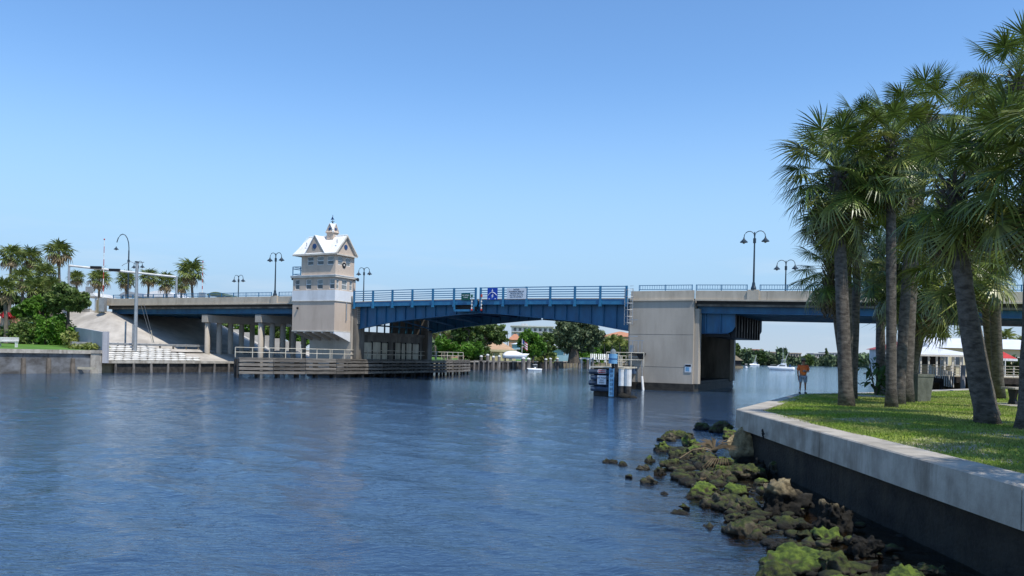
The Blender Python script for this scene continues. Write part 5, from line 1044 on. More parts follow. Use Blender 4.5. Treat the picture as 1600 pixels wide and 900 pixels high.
for i,(a_,b_,c_,d_,mt_,lb_,sp_) in enumerate(RK):
    ob=rock('rock',lb_,a_,b_,c_,d_,mt_,i+1,sp_,5 if (b_-a_)>55 else 4,group='rocks on the tidal flat')
# pointed tan boulder: a broken slab standing on end
gx,gy=G(1168,722,.0); bm=bmesh.new()
k=F/gy; pr=[(1136,692),(1140,686),(1152,676),(1160,669),(1172,667),(1177,686),(1180,724),(1150,724),(1140,710)]
fr_v=[((px-1160)/k,(722-py)/k*1.02) for px,py in pr]
vs=[bm.verts.new((a_,-.25+.42*b_,b_)) for a_,b_ in fr_v]; f_=bm.faces.new(vs); ex=bmesh.ops.extrude_face_region(bm,geom=[f_]); bmesh.ops.translate(bm,verts=[v for v in ex['geom'] if isinstance(v,bmesh.types.BMVert)],vec=(.12,.42,-.02))
bmesh.ops.triangulate(bm,faces=bm.faces[:])
for _ in range(4): bmesh.ops.subdivide_edges(bm,edges=[e for e in bm.edges if e.calc_length()>.05],cuts=1); bmesh.ops.triangulate(bm,faces=bm.faces[:])
bm.normal_update()
for v in bm.verts: v.co+=v.normal*(.05*noise.fractal(v.co*3.2,1,2,4)+.022*noise.noise(v.co*14))
me=bpy.data.meshes.new('boulder'); bmesh.ops.recalc_face_normals(bm,faces=bm.faces); bm.to_mesh(me); bm.free(); me.shade_smooth(); me.materials.append(ml['rock_tan'])
ob=bpy.data.objects.new('boulder',me); COL.objects.link(ob); ob.location=(gx-.15,gy+.1,-.03); tag(ob,'pointed tan boulder standing up beside the seawall','boulder')
# pebbly rubble between the rocks
r=np.random.default_rng(11); V=[];Fq=[]
base=bpy.data.meshes.new('tmp'); bm=bmesh.new(); bmesh.ops.create_icosphere(bm,subdivisions=2,radius=1); bm.verts.ensure_lookup_table()
bv=np.array([v.co[:] for v in bm.verts]); bf=np.array([[v.index for v in f.verts] for f in bm.faces]); bm.free(); bpy.data.meshes.remove(base)
n_=0
for i in range(480):
    y_=8+21*r.random()**1.2; e=4.9+.5*math.sin(y_*.5)+(.9*min(1,(y_-18)/3) if y_>18 else 0)-.3; x_=e+abs(r.normal())*.95-.35
    if x_>7.2: continue
    s_=.035+.17*r.random()**3; d=1+.35*r.normal(size=(len(bv),1))*.55
    V.append(bv*d*s_*np.array([1.2,1,.65])*(.8+.4*r.random(3))+np.array([x_,y_,.02+.12*r.random()*(x_>e+.6)])); Fq.append(bf+n_); n_+=len(bv)
o=struct('rubble',npmesh('rubble',np.concatenate(V),np.concatenate(Fq),True),'rock_moss',kind='stuff'); o['label']='small weed covered stones strewn between the rocks'; o['category']='stones'
# dead palm frond lying over the rocks
p0=Vector(P(1062,716,22.2));p1=Vector(P(1082,703,22.3));p2=Vector(P(1105,703,22.4));p3=Vector(P(1120,710,22.5))
t=T('dead_frond','dry brown fallen palm frond draped over mossy rocks','palm frond',tuple(p2)); t.part('stalk',M().tube([p0,p1,(p1+p2)/2+Vector((0,0,.03)),p2,p3],[.012,.015,.017,.019,.012],6),'frond_dead')
lf=Vector(P(1128,705,22.5)); random.seed(9)
for i in range(34):
    a=math.radians(-30+i*6.2); st=p2.lerp(lf,.2+.5*(i/34)); l=.62+.2*random.random(); e=st+Vector((math.cos(a)*l,.15*random.uniform(-1,1),abs(math.sin(a))*l*.62*random.uniform(.75,1.05)-.03)); mdp=(st+e)/2+Vector((0,0,.09)); w_=Vector((.012*math.sin(a),0,.014))
    t.part('leaflet',M().add([st-w_,st+w_,mdp+w_*1.5,mdp-w_*1.5,e],[(0,1,2,3),(3,2,4)]),'frond_dead')
for i in range(9):
    st=Vector(P(1112+i*3,716,22.35)); e=st+Vector((-.12+.05*i-.2,-.05,-.38+.1*random.random())); w_=Vector((.016,0,0)); t.part('leaflet',M().add([st-w_,st+w_,e],[(0,1,2)]),'frond_dead')
# ================================================================ FAR THINGS
def hroof(x0,y0,x1,y1,z0,z1,ov=.5,inset=None):   # hipped roof
    i=min(x1-x0,y1-y0)/2 if inset is None else inset; x0-=ov;x1+=ov;y0-=ov;y1+=ov; my=(y0+y1)/2
    return M().add([(x0,y0,z0),(x1,y0,z0),(x1,y1,z0),(x0,y1,z0),(x0+i,my,z1),(x1-i,my,z1)],[(0,1,5,4),(1,2,5),(2,3,4,5),(3,0,4),(3,2,1,0)])
def house(label,px0,px1,D,zb_,pyeave,pyridge,depth,wall,roof,wins=(),name='house',cat='house',gable=False,inset=None,group=None):
    a=P(px0,pyeave,D);b=P(px1,pyeave,D);zr_=P((px0+px1)/2,pyridge,D)[2]; ze_=(a[2]+b[2])/2
    t=T(name,label,cat,((a[0]+b[0])/2,D+depth/2,zb_),group=group)
    t.part('wall',M().bx(a[0],D,zb_,b[0],D+depth,ze_),wall); t.part('roof',hroof(a[0],D,b[0],D+depth,ze_+.003,zr_,inset=inset),roof)
    for (u0,u1,v0,v1) in wins:             # fractions of the wall face
        x0=a[0]+(b[0]-a[0])*u0;x1=a[0]+(b[0]-a[0])*u1;z0=zb_+(ze_-zb_)*v0;z1=zb_+(ze_-zb_)*v1
        w=t.part('window',M().bx(x0,D-.08,z0,x1,D-.003,z1),'white_paint'); t.part('pane',M().bx(x0+.1,D-.1,z0+.1,x1-.1,D-.083,z1-.1),'glass',w)
    return t
# middle shore: ground rises a little from its seawall
struct('shore_lawn',M().add([(-12,153,1.6),(-6.1,167.5,1.6),(18.5,226,1.6),(36,250,1.6),(90,350,2.4),(60,420,2.4),(-20,400,2.4),(-30,170,1.6)],[(0,1,7),(1,2,6,7),(2,3,4),(2,4,5,6)]),'lawn_far')
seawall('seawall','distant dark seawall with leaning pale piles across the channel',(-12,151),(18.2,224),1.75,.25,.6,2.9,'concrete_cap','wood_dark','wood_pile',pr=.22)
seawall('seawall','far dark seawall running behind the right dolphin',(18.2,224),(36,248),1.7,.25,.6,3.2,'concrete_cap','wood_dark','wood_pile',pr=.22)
def pw(px,py,D): return P(px,py,D)
# tall mooring piles and dock
random.seed(21)
for i,(px,D,py0,lb) in enumerate([(752,160,555,'first tall mooring pile right of the fender end'),(762,160,553,'second tall mooring pile, close beside the first'),(771,162,556,'mooring pile in front of the beige house'),(780,164,555,'mooring pile left of the covered boat'),(818,166,558,'thick mooring pile at the right end of the covered boat'),(826,166,559,'thick mooring pile left of the small skiff'),(853,185,560,'thin mooring pile right of the small skiff'),(860,185,559,'thin mooring pile below the round green tree'),(871,188,559,'mooring pile right of the round green tree'),(905,205,559,'white topped mooring pile left of the white chairs'),(918,205,560,'mooring pile beside the white chairs'),(926,207,559,'mooring pile near the dolphin railing')]):
    x,y,z=P(px,py0,D); t=T('mooring_pile',lb,'pile',(x,y,0),group='mooring piles along the far bank'); t.part('shaft',M().tube([(x,y,-2),(x,y,z-.3)],[.42 if i in (4,5) else .3]*2,8),'wood_pile'); t.part('cap',M().lathe([(.46 if i in (4,5) else .34,z-.3),(.3,z-.1),(.02,z)],x,y,8),'white_paint')
t=T('dock','grey plank dock with posts in front of the beige house','dock',(0,160,1.7)); a_=pw(740,570,158);b_=pw(800,570,163)
m=8
for i in range(m): x0=a_[0]+(b_[0]-a_[0])*i/m; t.part('deck_board',M().bx(x0,158,1.75,x0+(b_[0]-a_[0])/m-.05,160.5,1.92),'wood_grey'); t.part('post',M().bx(x0,158,-2,x0+.22,158.25,1.749),'wood_pile')
t=T('dock','small dock with piles left of the white chairs','dock',(14,185,1.6)); a_=pw(850,570,186);b_=pw(876,570,186)
for i in range(5): x0=a_[0]+(b_[0]-a_[0])*i/5; t.part('deck_board',M().bx(x0,186,1.7,x0+(b_[0]-a_[0])/5-.05,189,1.85),'wood_grey'); t.part('post',M().bx(x0,186.4,-2,x0+.25,186.65,1.699),'wood_dark')
t=T('boat_lift','white framed boat lift beside the white chairs','boat lift',(18,206,1)); a_=pw(909,571,206);b_=pw(922,561,206)
for x in (a_[0],b_[0]): t.part('post',M().bx(x-.13,206,-2,x+.13,206.3,b_[2]),'white_paint'); t.part('post',M().bx(x-.13,211,-2,x+.13,211.3,b_[2]),'white_paint')
t.part('beam',M().bx(a_[0],206.05,b_[2]+.003,b_[0],206.25,b_[2]+.3).bx(a_[0],211.05,b_[2]+.003,b_[0],211.25,b_[2]+.3),'white_paint')
for i,(px,w) in enumerate([(928,'left'),(940,'middle'),(950,'right')]):
    x,y,z=pw(px,570,222); t=T('deck_chair','white slatted deck chair on the far bank, %s one of three'%w,'chair',(x,y,1.7),group='white deck chairs')
    t.part('seat',M().bx(x-.9,y-.8,2.3,x+.9,y+.8,2.45),'white_paint'); [t.part('backrest_slat',M().bar((x-.75+.5*k_,y+.8,2.45),(x-.75+.5*k_,y+1.4,3.9),.28,.06),'white_paint') for k_ in range(4)]; t.part('armrest',M().bx(x-.95,y-.7,2.95,x-.8,y+.9,3.03).bx(x+.8,y-.7,2.95,x+.95,y+.9,3.03),'white_paint')
    for sx_ in (-1,1): t.part('leg',M().bx(x+sx_*.8-.08,y-.75,1.65,x+sx_*.8+.08,y-.6,2.29),'white_paint')
# boats
def hull(L,Bm,H,sheer=.35,n=10):           # bow towards +x, waterline at z=0
    V=[];secs=7
    for i in range(n+1):
        u=i/n; x=-L/2+L*u; w=Bm/2*(1-max(0,(u-.45)/.55)**2.2); k=H*(1+sheer*u*u)
        for j in range(secs):
            a=j/(secs-1)*2-1; yy_=w*(abs(a)**.55)*(1 if a>0 else -1)*(1+.12*abs(a)); zz_=-.35*H*(1-abs(a)**2)*(1-u**3)+(k+.15*H)*abs(a)**2.2-.12*H*(1-abs(a)) if u<.98 else -.1*H+(k+.1*H)*abs(a)
            V.append((x+(.12*L*abs(a)**2 if u>.85 else 0)*(u-.85)/.15,yy_,zz_))
    f=[(i*secs+j,i*secs+j+1,(i+1)*secs+j+1,(i+1)*secs+j) for i in range(n) for j in range(secs-1)]+[tuple(range(secs))]
    # deck lid
    f+=[(i*secs,(i+1)*secs,(i+1)*secs+secs-1,i*secs+secs-1) for i in range(n)]
    return M().add(V,f)
def boat(name,label,px,D,L,rot,kind):
    x,y=P(px,560,D)[:2]; t=T(name,label,'boat',(x,y,0),'l',rot=rot); H=L*.12
    t.part('hull',hull(L,L*.3,H),'boat_white',smooth=True)
    if kind=='sport':
        t.part('boot_stripe',M().bx(-L*.45,-L*.1,-.2,L*.3,L*.1,.02),'canvas_blue'); zc_=H*1.2
        t.part('cabin',M().prism([(-L*.18,zc_),(L*.27,zc_),(L*.14,zc_+L*.10),(-L*.15,zc_+L*.115)],-L*.11,L*.11),'boat_white')
        t.part('cabin_window',M().prism([(-L*.11,zc_+L*.035),(L*.16,zc_+L*.03),(L*.10,zc_+L*.075),(-L*.11,zc_+L*.08)],-L*.113,-L*.1101),'boat_window'); t.part('cabin_window',M().prism([(-L*.11,zc_+L*.035),(L*.16,zc_+L*.03),(L*.10,zc_+L*.075),(-L*.11,zc_+L*.08)],L*.1101,L*.113),'boat_window')
        t.part('flybridge',M().prism([(-L*.15,zc_+L*.116),(L*.06,zc_+L*.11),(L*.08,zc_+L*.165),(-L*.15,zc_+L*.165)],-L*.09,L*.09),'boat_white')
        for sx_ in (-.13,.04):
            for sy_ in (-1,1): t.part('tower_leg',M().tube([(L*sx_,sy_*L*.08,zc_+L*.165),(L*sx_*.8,sy_*L*.06,zc_+L*.30)],.045,5),'galv')
        t.part('hardtop',M().bx(-L*.15,-L*.09,zc_+L*.30,L*.05,L*.09,zc_+L*.315),'boat_white')
        for sy_,e in ((-1,(-L*.36,-L*.18)),(1,(-L*.02,L*.25))): t.part('outrigger',M().tube([(-L*.02,sy_*L*.1,zc_+L*.12),(e[0],e[1],zc_+L*.95)],[.06,.03],5),'boat_white')
        t.part('bow_rail',M().tube([(L*.5,0,H*1.9),(L*.35,-L*.1,H*1.9),(L*.2,-L*.13,H*1.8)],.03,4),'galv'); t.part('fighting_chair',M().bx(-L*.33,-.3,H,-L*.28,.3,H+1.0),'canvas_blue')
    elif kind=='covered':
        V=[];n=9
        for i in range(n+1):
            u=i/n;xx_=-L*.46+L*.98*u; w=L*.15*(1-max(0,(u-.5)/.5)**2); h_=H*1.1+L*.15*math.sin(PI*min(1,u*1.15+.05))**.6*(1-.25*u)
            V+=[(xx_,-w,H*1.0),(xx_,-w*.6,h_*.85),(xx_,0,h_),(xx_,w*.6,h_*.85),(xx_,w,H*1.0)]
        t.part('boat_cover',M().add(V,[(i*5+j,i*5+j+1,(i+1)*5+j+1,(i+1)*5+j) for i in range(n) for j in range(4)]+[(0,1,2,3,4),(n*5,n*5+1,n*5+2,n*5+3,n*5+4)]),'cloth_white',smooth=True)
    else:
        t.part('console',M().prism([(-L*.06,H),(L*.07,H),(L*.03,H+L*.13),(-L*.05,H+L*.13)],-L*.06,L*.06),'boat_white'); t.part('windscreen',M().bx(-L*.02,-L*.06,H+L*.135,L*.03,L*.06,H+L*.2),'boat_window')
        for a_,b__ in ((-.12,-.09),(-.12,.09),(.08,-.09),(.08,.09)): t.part('top_post',M().tube([(L*a_,L*b__,H),(L*a_,L*b__,H+L*.3)],.035,5),'galv')
        t.part('bimini_top',M().prism([(-L*.18,H+L*.3),(L*.13,H+L*.3),(L*.08,H+L*.325),(-L*.13,H+L*.325)],-L*.12,L*.12),'boat_white'); t.part('outboard',M().bx(-L*.57,-.2,-.3,-L*.5,.2,H*1.6),'dark_steel')
    return t
boat('sport_fishing_boat','white sport fishing boat with tall outriggers behind the man',1223,262,7.6,math.radians(158),'sport')
boat('motorboat','small white motorboat nearest the right pier, open water',1166,300,3.6,math.radians(250),'open')
boat('motorboat','small white motorboat further off, between the two others',1179,430,5.4,math.radians(200),'sport')
bt=boat('motorboat','white boat under a white cover raised on a lift by the house',804,172,5.2,math.radians(10),'covered'); bt.e.location.z=2.6
boat('skiff','small white skiff with canopy frame tied up mid channel',836,166,2.9,math.radians(200),'open')
# cradle for the covered boat
bx0,by0=bt.e.location.x,bt.e.location.y; t=T('boat_cradle','dark timber cradle carrying the covered boat','cradle',(bx0,by0,0))
for sx_ in (-2.0,1.6):
    t.part('bunk',M().bx(bx0+sx_-.15,by0-1.2,1.9,bx0+sx_+.15,by0+1.2,2.45),'wood_dark')
    for sy_ in (-1.1,1.1): t.part('post',M().bx(bx0+sx_-.14,by0+sy_-.14,-2,bx0+sx_+.14,by0+sy_+.14,1.899),'wood_dark')
# flag
x,y,z=P(816,530,176); t=T('flagpole','white flagpole with red white and blue flag by the round green tree','flagpole',(x,y,1.7)); t.part('pole',M().tube([(x,y,1.6),(x,y,z+.1)],.07,6),'white_paint')
q=P(824,544,176); 
for i in range(7):
    za=z-.25*i; m=M(); V=[]
    for j in range(6): u=j/5; V+=[(x+.05+1.15*u,y+.12*math.sin(u*6),za-u*.75-.1),(x+.05+1.15*u,y+.12*math.sin(u*6),za-u*.75-.345)]
    m.add(V,[(2*j,2*j+1,2*j+3,2*j+2) for j in range(5)]); t.part('stripe',m,'flag_red' if i%2==0 else 'cloth_white')
t.part('canton',M().add([(x+.05,y-.02,z-.09),(x+.5,y-.02-.0,z-.38),(x+.5,y-.02,z-1.15),(x+.05,y-.02,z-.85)],[(0,1,2,3)]),'flag_blue')
# houses of the middle shore
house('beige house with tan hipped roof and dark porch openings',758,806,186,1.6,549,535,12,'house_yellow','tile_tan',[(.08,.3,.05,.85),(.62,.9,.15,.8)])
t=T('porch','pale yellow porch posts in front of the beige house','porch',(-3,184,1.6))
for px in (768,783,793): x,y,z=P(px,551,184); t.part('post',M().bx(x-.35,183.6,1.6,x+.35,184.2,z),'house_yellow')
a_=P(756,549,184);b_=P(806,549,184); t.part('beam',M().bx(a_[0],183.5,a_[2],b_[0],184.3,a_[2]+.5),'house_yellow')
house('salmon house with orange tile roof behind the left trees',700,762,228,1.6,524,513,14,'house_salmon','tile_orange',[(.5,.62,.3,.7),(.75,.88,.3,.7)])
house('tan gabled house between beige house and apartment block',764,786,215,1.6,541,523,10,'house_yellow','tile_tan',[(.3,.6,.3,.7)])
house('orange tiled roof of a house below the apartment block',795,815,300,1.6,531,521,16,'house_salmon','tile_orange',[(.3,.6,.4,.8)])
house('pale blue house with white trim left of the big tree',861,889,228,1.6,540,532,12,'house_blue','metal_roof',[(.72,.8,.4,.6)],gable=True)
t=T('garden_wall','white raised band on the pale blue house front','wall',(12,227,3)); a_=P(862,545,227.5);b_=P(884,540,227.5); t.part('band',M().bx(a_[0],227.2,a_[2],b_[0],227.7,b_[2]),'house_white')
house('wide house with two level orange tile roof left of the right pier',938,1010,330,1.6,526,517,20,'house_salmon','tile_orange',[(.05,.12,.3,.7),(.2,.28,.3,.7),(.4,.5,.3,.7)])
house('low white roofed house behind the white chairs',905,957,262,1.6,556,547,12,'dark_inside','metal_roof',[(.1,.3,.1,.6)])
house('pale teal flat roofed house right of the tan roofs',800,822,240,1.6,538,535,10,'house_blue','metal_roof',[(.3,.6,.3,.7)])
# apartment block
Da=420; a_=P(799,523,Da);b_=P(864,523,Da); zt_=P(830,510.5,Da)[2]; t=T('apartment_building','white flat roofed apartment block with rows of balconies','building',((a_[0]+b_[0])/2,Da,2))
t.part('wall',M().bx(a_[0],Da,1,b_[0],Da+16,zt_),'house_white'); t.part('roof_slab',M().bx(a_[0]-.6,Da-1.2,zt_+.003,b_[0]+.6,Da+16.6,zt_+.55),'house_white'); t.part('roof_box',M().bx(a_[0]+5,Da+4,zt_+.553,a_[0]+8.5,Da+8,zt_+1.7),'house_white')
for f_ in range(5):
    z=zt_-2.9*(f_+1)+.3
    t.part('balcony_slab',M().bx(a_[0],Da-1.3,z-.35,b_[0],Da-.003,z-.15),'house_white')
    for i in range(8):
        x=a_[0]+1.0+i*2.65; w=t.part('window',M().bx(x,Da-.05,z+.1,x+1.7,Da-.003,z+2.0),'white_paint'); t.part('pane',M().bx(x+.1,Da-.08,z+.2,x+1.6,Da-.053,z+1.9),'glass',w)
x,y,z=P(793,520,380); t=T('utility_mast','thin dark mast left of the apartment block','mast',(x,y,2)); t.part('pole',M().tube([(x,y,1),(x,y,z+.5)],.18,6),'dark_steel'); t.part('crossarm',M().bx(x-.8,y-.1,z-.6,x+.8,y+.1,z-.35),'dark_steel')
# trees of the middle shore
def E_(px,py,D,rx,ry,dz_=None):            # ellipsoid of crown given by its centre and half sizes in pixels
    x,y,z=P(px,py,D); return (x,y,z,rx*D/F,max(rx,ry)*D/F*.8,ry*D/F)
def GB(px,D,z=1.5): x=P(px,560,D)[0]; return (x,D,z)
tree('round dense dark green tree beside the flag',GB(832,178),6,[E_(828,535,178,18,17),E_(838,546,178,15,12),E_(822,548,178,9,9)],.42,'leaf_bright',5200,seed=2,limbs=4)
tree('light green loose tree right of the round dark one',GB(852,190),6,[E_(853,534,190,13,15),E_(858,548,190,12,9)],.42,'leaf_mid',2600,seed=3)
tree('huge spreading grey green tree filling the right half of the arch',GB(897,205),9,[E_(882,521,205,22,18),E_(903,515,205,26,16),E_(925,524,205,18,17),E_(890,538,205,20,12),E_(915,540,205,18,11)],.55,'leaf_grey',9500,seed=4,tr=1.3,limbs=9,trunkto=P(897,540,205),cn=50)
tree('tall open tree with pale trunk left of the beige house',GB(752,176),8,[E_(760,512,176,20,11),E_(775,520,176,18,12),E_(757,530,176,14,12),E_(786,533,176,12,7)],.5,'leaf_mid',4200,seed=5,limbs=8,tr=.3,trunkto=P(753,540,176))
tree('dark leaning tree at the far end of the fender',GB(718,172),8,[E_(726,512,172,14,10),E_(716,525,172,13,14)],.5,'leaf_dark',2600,seed=6,limbs=5,tr=.4,trunkto=P(733,515,172))
tree('bright green bush like tree left above the fender rail',GB(700,168),5,[E_(696,536,168,16,13),E_(716,546,168,15,10),E_(738,545,168,16,12)],.45,'leaf_bright',4200,seed=7)
tree('olive green tree below the leaf tip by the fender',GB(735,182),5,[E_(735,527,182,18,13),E_(752,548,182,14,10)],.45,'leaf_mid',3000,seed=8)
for i,(px,py,D,cr,lb) in enumerate([(694,513,190,13,'dark palm behind the left end of the arch'),(704,518,192,12,'second dark palm behind the left end of the arch'),(681,518,195,12,'palm nearest the left pier'),(740,508,210,12,'palm half hidden by the open tree')]):
    far_fan_palm(lb,GB(px,D),P(px,py,D),cr*D/F,26,seed=30+i,name='palm_tree')
for i,(px,py,D,cr,lb) in enumerate([(944,537,240,13,'yellow green coconut palm left of the orange roof'),(956,533,245,14,'yellow green coconut palm in front of the orange roof'),(968,535,242,13,'coconut palm nearest the right pier'),(978,541,246,12,'coconut palm half behind the right pier'),(915,556,232,12,'low fan of palm leaves right of the big trunk'),(922,549,236,11,'small palm behind the white chairs')]):
    coco_palm(lb,GB(px,D),P(px,py,D),cr*D/F,20,seed=50+i,yel=.4)
shrub('green hedge mass below the coconut palms',GB(965,250),9,4,4.5,.6,'leaf_mid',2600,5,name='hedge'); shrub('green hedge along the shore right of the big trunk',GB(918,228),5,3,3,.5,'leaf_bright',1800,6,name='hedge'); shrub('dark hedge behind the far fender end',GB(742,172),3.5,2,3.2,.4,'leaf_dark',1600,7,name='hedge'); shrub('yellowish low hedge on the lawn right of the skiff',GB(848,196,1.5),3.2,1.5,1.3,.35,'leaf_yellow',900,8,name='hedge')
# a belt of foliage behind, too dense to count
def belt(name,label,segs,mt,leaf,n,seed):
    es=[]; rr=random.Random(seed)
    for (px0,px1,D,y0,y1,k) in segs:
        for i in range(k):
            px=px0+(px1-px0)*(i+.5)/k+rr.uniform(-3,3); py=y0+rr.uniform(-.2,.4)*(y1-y0); h=(y1-py); es.append(E_(px,(py+y1)/2,D+rr.uniform(-8,8),(px1-px0)/k*.8,h*.62))
    o=struct(name,leafcloud(es,n,leaf,.5,inner=.3,seed=seed,cn=14*len(es)),mt,kind='stuff'); o['label']=label; o['category']='woods'; return o
belt('distant_trees','mass of far trees behind the middle shore houses',[(660,760,250,522,560,9),(860,985,300,528,560,9),(780,830,320,536,560,4)],'far_green',.9,9000,60)
# ---------------------------------------------------------------- the far right shore, half a kilometre off
belt('far_woods','hazy line of trees along the far right shore',[(1140,1230,520,551,571,12),(1225,1360,545,558,572,14),(1340,1560,545,556,575,16),(1150,1180,500,547,571,4)],'far_green',1.5,17000,61)
def farblock(label,px0,px1,D,pyt,pyb,wall='house_beige',roofc=None,fl=4,bays=8):
    a_=P(px0,pyt,D);b_=P(px1,pyt,D); z0=1; zt_=(a_[2]+b_[2])/2; t=T('far_building',label,'building',((a_[0]+b_[0])/2,D,z0))
    t.part('wall',M().bx(a_[0],D,z0,b_[0],D+14,zt_),wall)
    if roofc: t.part('roof',hroof(a_[0],D,b_[0],D+14,zt_+.003,zt_+2.2),roofc)
    else: t.part('roof_slab',M().bx(a_[0]-.4,D-.5,zt_+.003,b_[0]+.4,D+14.4,zt_+.5),wall)
    fh=3.0; nf=max(1,int((zt_-z0)/fh))
    for f_ in range(min(nf,fl)):
        for i in range(bays):
            x0=a_[0]+(b_[0]-a_[0])*(i+.2)/bays; x1=a_[0]+(b_[0]-a_[0])*(i+.75)/bays; z=zt_-fh*(f_+1)+.7
            if z>z0: t.part('window',M().bx(x0,D-.15,z,x1,D-.003,z+1.7),'glass')
    return t
farblock('long low beige building on the far shore left of the sport boat',1192,1215,575,550.5,571,bays=6)
farblock('beige flat roofed block on the far shore behind the sport boat',1213,1252,580,552,571,bays=9)
farblock('salmon topped building peeking over the far trees at left',1170,1192,600,546.5,571,'house_salmon',bays=4)
farblock('pale hotel block on the far shore right of the man',1272,1292,575,553,572,'house_white',bays=6)
farblock('grey white hotel block with towers right of the man',1291,1318,585,551.5,572,'house_white',bays=6)
farblock('low beige block between the man and the palm trunk',1262,1276,560,558,572,bays=3)
farblock('pale block seen through the palm trunks',1330,1362,575,556,573,bays=6)
tree('dark pointed pine above the far hotel block',(P(1291,560,570)[0],570,1),8,[E_(1291,562,570,3.2,8),E_(1291,554,570,2,6),E_(1291,549,570,1.1,4)],.8,'leaf_dark',900,seed=72,limbs=2)
for i_,(px_2,py_2,D_2,rx_2,ry_2,mt_2,lb_2) in enumerate([(1158,556,505,9,9,'leaf_mid','light tree on the far shore next to the right pier'),(1185,557,500,10,8,'leaf_dark','dark round tree on the far shore below the salmon building'),(1204,560,505,8,6,'leaf_grey','grey green tree on the far shore left of the sport boat'),(1262,561,520,7,6,'leaf_mid','light tree on the far shore right of the man'),(1322,560,520,8,7,'leaf_grey','grey green tree on the far shore by the leftmost trunk')]):
    tree(lb_2,(P(px_2,560,D_2)[0],D_2,1),8,[E_(px_2,py_2,D_2,rx_2,ry_2),E_(px_2+4,py_2+4,D_2,rx_2*.8,ry_2*.7)],1.0,mt_2,1500,seed=170+i_,limbs=2)
t=T('thatched_hut','tan thatched hut at the waterline beside the right pier','hut',(80,290,1)); a_=P(1142,563,290);b_=P(1158,563,290); ap=P(1150,555,290)
t.part('wall',M().bx(a_[0],290,-.5,b_[0],296,a_[2]),'dark_inside'); t.part('roof',hroof(a_[0],290,b_[0],296,a_[2]+.003,ap[2],.6),'thatch')
struct('hut_shore',M().bx(P(1120,563,290)[0],289,-2,P(1160,563,290)[0],299,.9),'earth')
tree('green tree above the thatched hut beside the right pier',(P(1146,560,300)[0],300,.5),8,[E_(1146,548,300,10,12)],.7,'leaf_mid',2200,seed=71)
# ---------------------------------------------------------------- restaurant pavilion beyond the lawn
Dp=88; land('far_lawn_ground',[(44,92),(62,92),(130,118),(300,118),(300,160),(110,170),(72,140)],1.7,'earth')
def pav(px,py,D=Dp): return P(px,py,D)
a_=pav(1424,554);b_=pav(1592,554); ap=pav(1485,540); zd=pav(1500,587)[2]; t=T('pavilion','open sided pavilion with wide white roof over the water','pavilion',((a_[0]+b_[0])/2,Dp,0))
x0,x1=pav(1424,555)[0],pav(1528,555)[0]; ze_=pav(1480,554.5)[2]; zr_=pav(1488,541.5)[2]
t.part('roof',hroof(x0,Dp,x1,Dp+8,ze_,zr_,.3,inset=3.4),'metal_roof'); t.part('fascia',M().bx(x0-.3,Dp-.3,ze_-.2,x1+.3,Dp-.22,ze_-.003),'white_paint')
for i in range(9): x=x0+.1+(x1-x0-.3)*i/8; t.part('post',M().bx(x,Dp-.05,zd,x+.16,Dp+.1,ze_-.003),'white_paint')
for i in range(9): x=x0+.1+(x1-x0-.3)*i/8; t.part('post',M().bx(x,Dp+7.7,zd,x+.16,Dp+7.85,ze_-.003),'white_paint')
t.part('counter',M().bx(x0+1,Dp+2.5,zd,x1-1,Dp+3,zd+1.05),'board_pale'); t.part('back_wall',M().bx(x0+1.5,Dp+6.8,zd,x1-.5,Dp+7,ze_-.1),'dark_inside')
for i in range(4): x=x0+1.6+i*1.4; t.part('hanging_lamp',M().ball((x,Dp+2,ze_-.45),.14),'orange_buoy')
t=T('boardwalk','timber boardwalk with rails on dark piles beyond the lawn','boardwalk',(a_[0]+6,Dp,0)); X0,X1=pav(1405,590)[0],pav(1660,590)[0]
nb=16
for i in range(nb):
    x=X0+(X1-X0)*i/nb; x2=X0+(X1-X0)*(i+1)/nb-.03
    t.part('deck_board',M().bx(x,Dp-2.2,zd-.22,x2,Dp+9,zd-.003),'board_pale'); t.part('pile',M().tube([(x+.3,Dp-1.9,-2),(x+.3,Dp-1.9,zd-.225)],.2,7),'wood_dark'); t.part('fascia_board',M().bx(x,Dp-2.3,zd-.75,x2,Dp-2.203,zd-.1),'wood_dark')
    t.part('rail_post',M().bx(x,Dp-2.15,zd,x+.1,Dp-2.05,zd+1.15),'white_paint')
for z in (1.12,.8,.5,.22): t.part('rail',M().bx(X0,Dp-2.19,zd+z,X1,Dp-2.153,zd+z+.06),'rail_cream')
t.part('under_wall',M().bx(X0,Dp+5,-2,X1,Dp+5.3,zd-.3),'wood_dark')
random.seed(31)
for i in range(12):                          # stair of white pickets down to the dock
    x=pav(1432+i*3.4,580)[0]; z=zd+.1-.03*i; t.part('picket',M().bx(x,Dp-2.6,z-1.0 if i>6 else z-.25,x+.09,Dp-2.52,z+1.0-.04*i),'white_paint')
for px,lb in ((1481,'white dock pile left of the other below the pavilion'),(1501,'white dock pile right of the other below the pavilion')): x=pav(px,570)[0]; solo('dock_pile',lb,'pile',M().tube([(x,Dp-3,-2),(x,Dp-3,pav(px,570)[2])],.24,8),'wall_grey',(x,Dp-3,0))
t=T('restaurant','long white metal roofed restaurant behind the pavilion','building',(45,120,1.6)); a_=P(1458,543,122);b_=P(1640,545,122); z1=P(1500,537,122)[2]; z2=P(1500,544,122)[2]
t.part('wall',M().bx(a_[0],122,1.6,b_[0],134,z2),'house_yellow'); t.part('roof',hroof(a_[0],122,b_[0],134,z2+.003,z1+1.0,.6,inset=1.5),'metal_roof')
for i in range(7): x=a_[0]+1+i*2.3; w=t.part('window',M().bx(x,121.9,3.0,x+1.3,121.997,4.6),'white_paint'); t.part('pane',M().bx(x+.1,121.86,3.1,x+1.2,121.897,4.5),'glass',w)
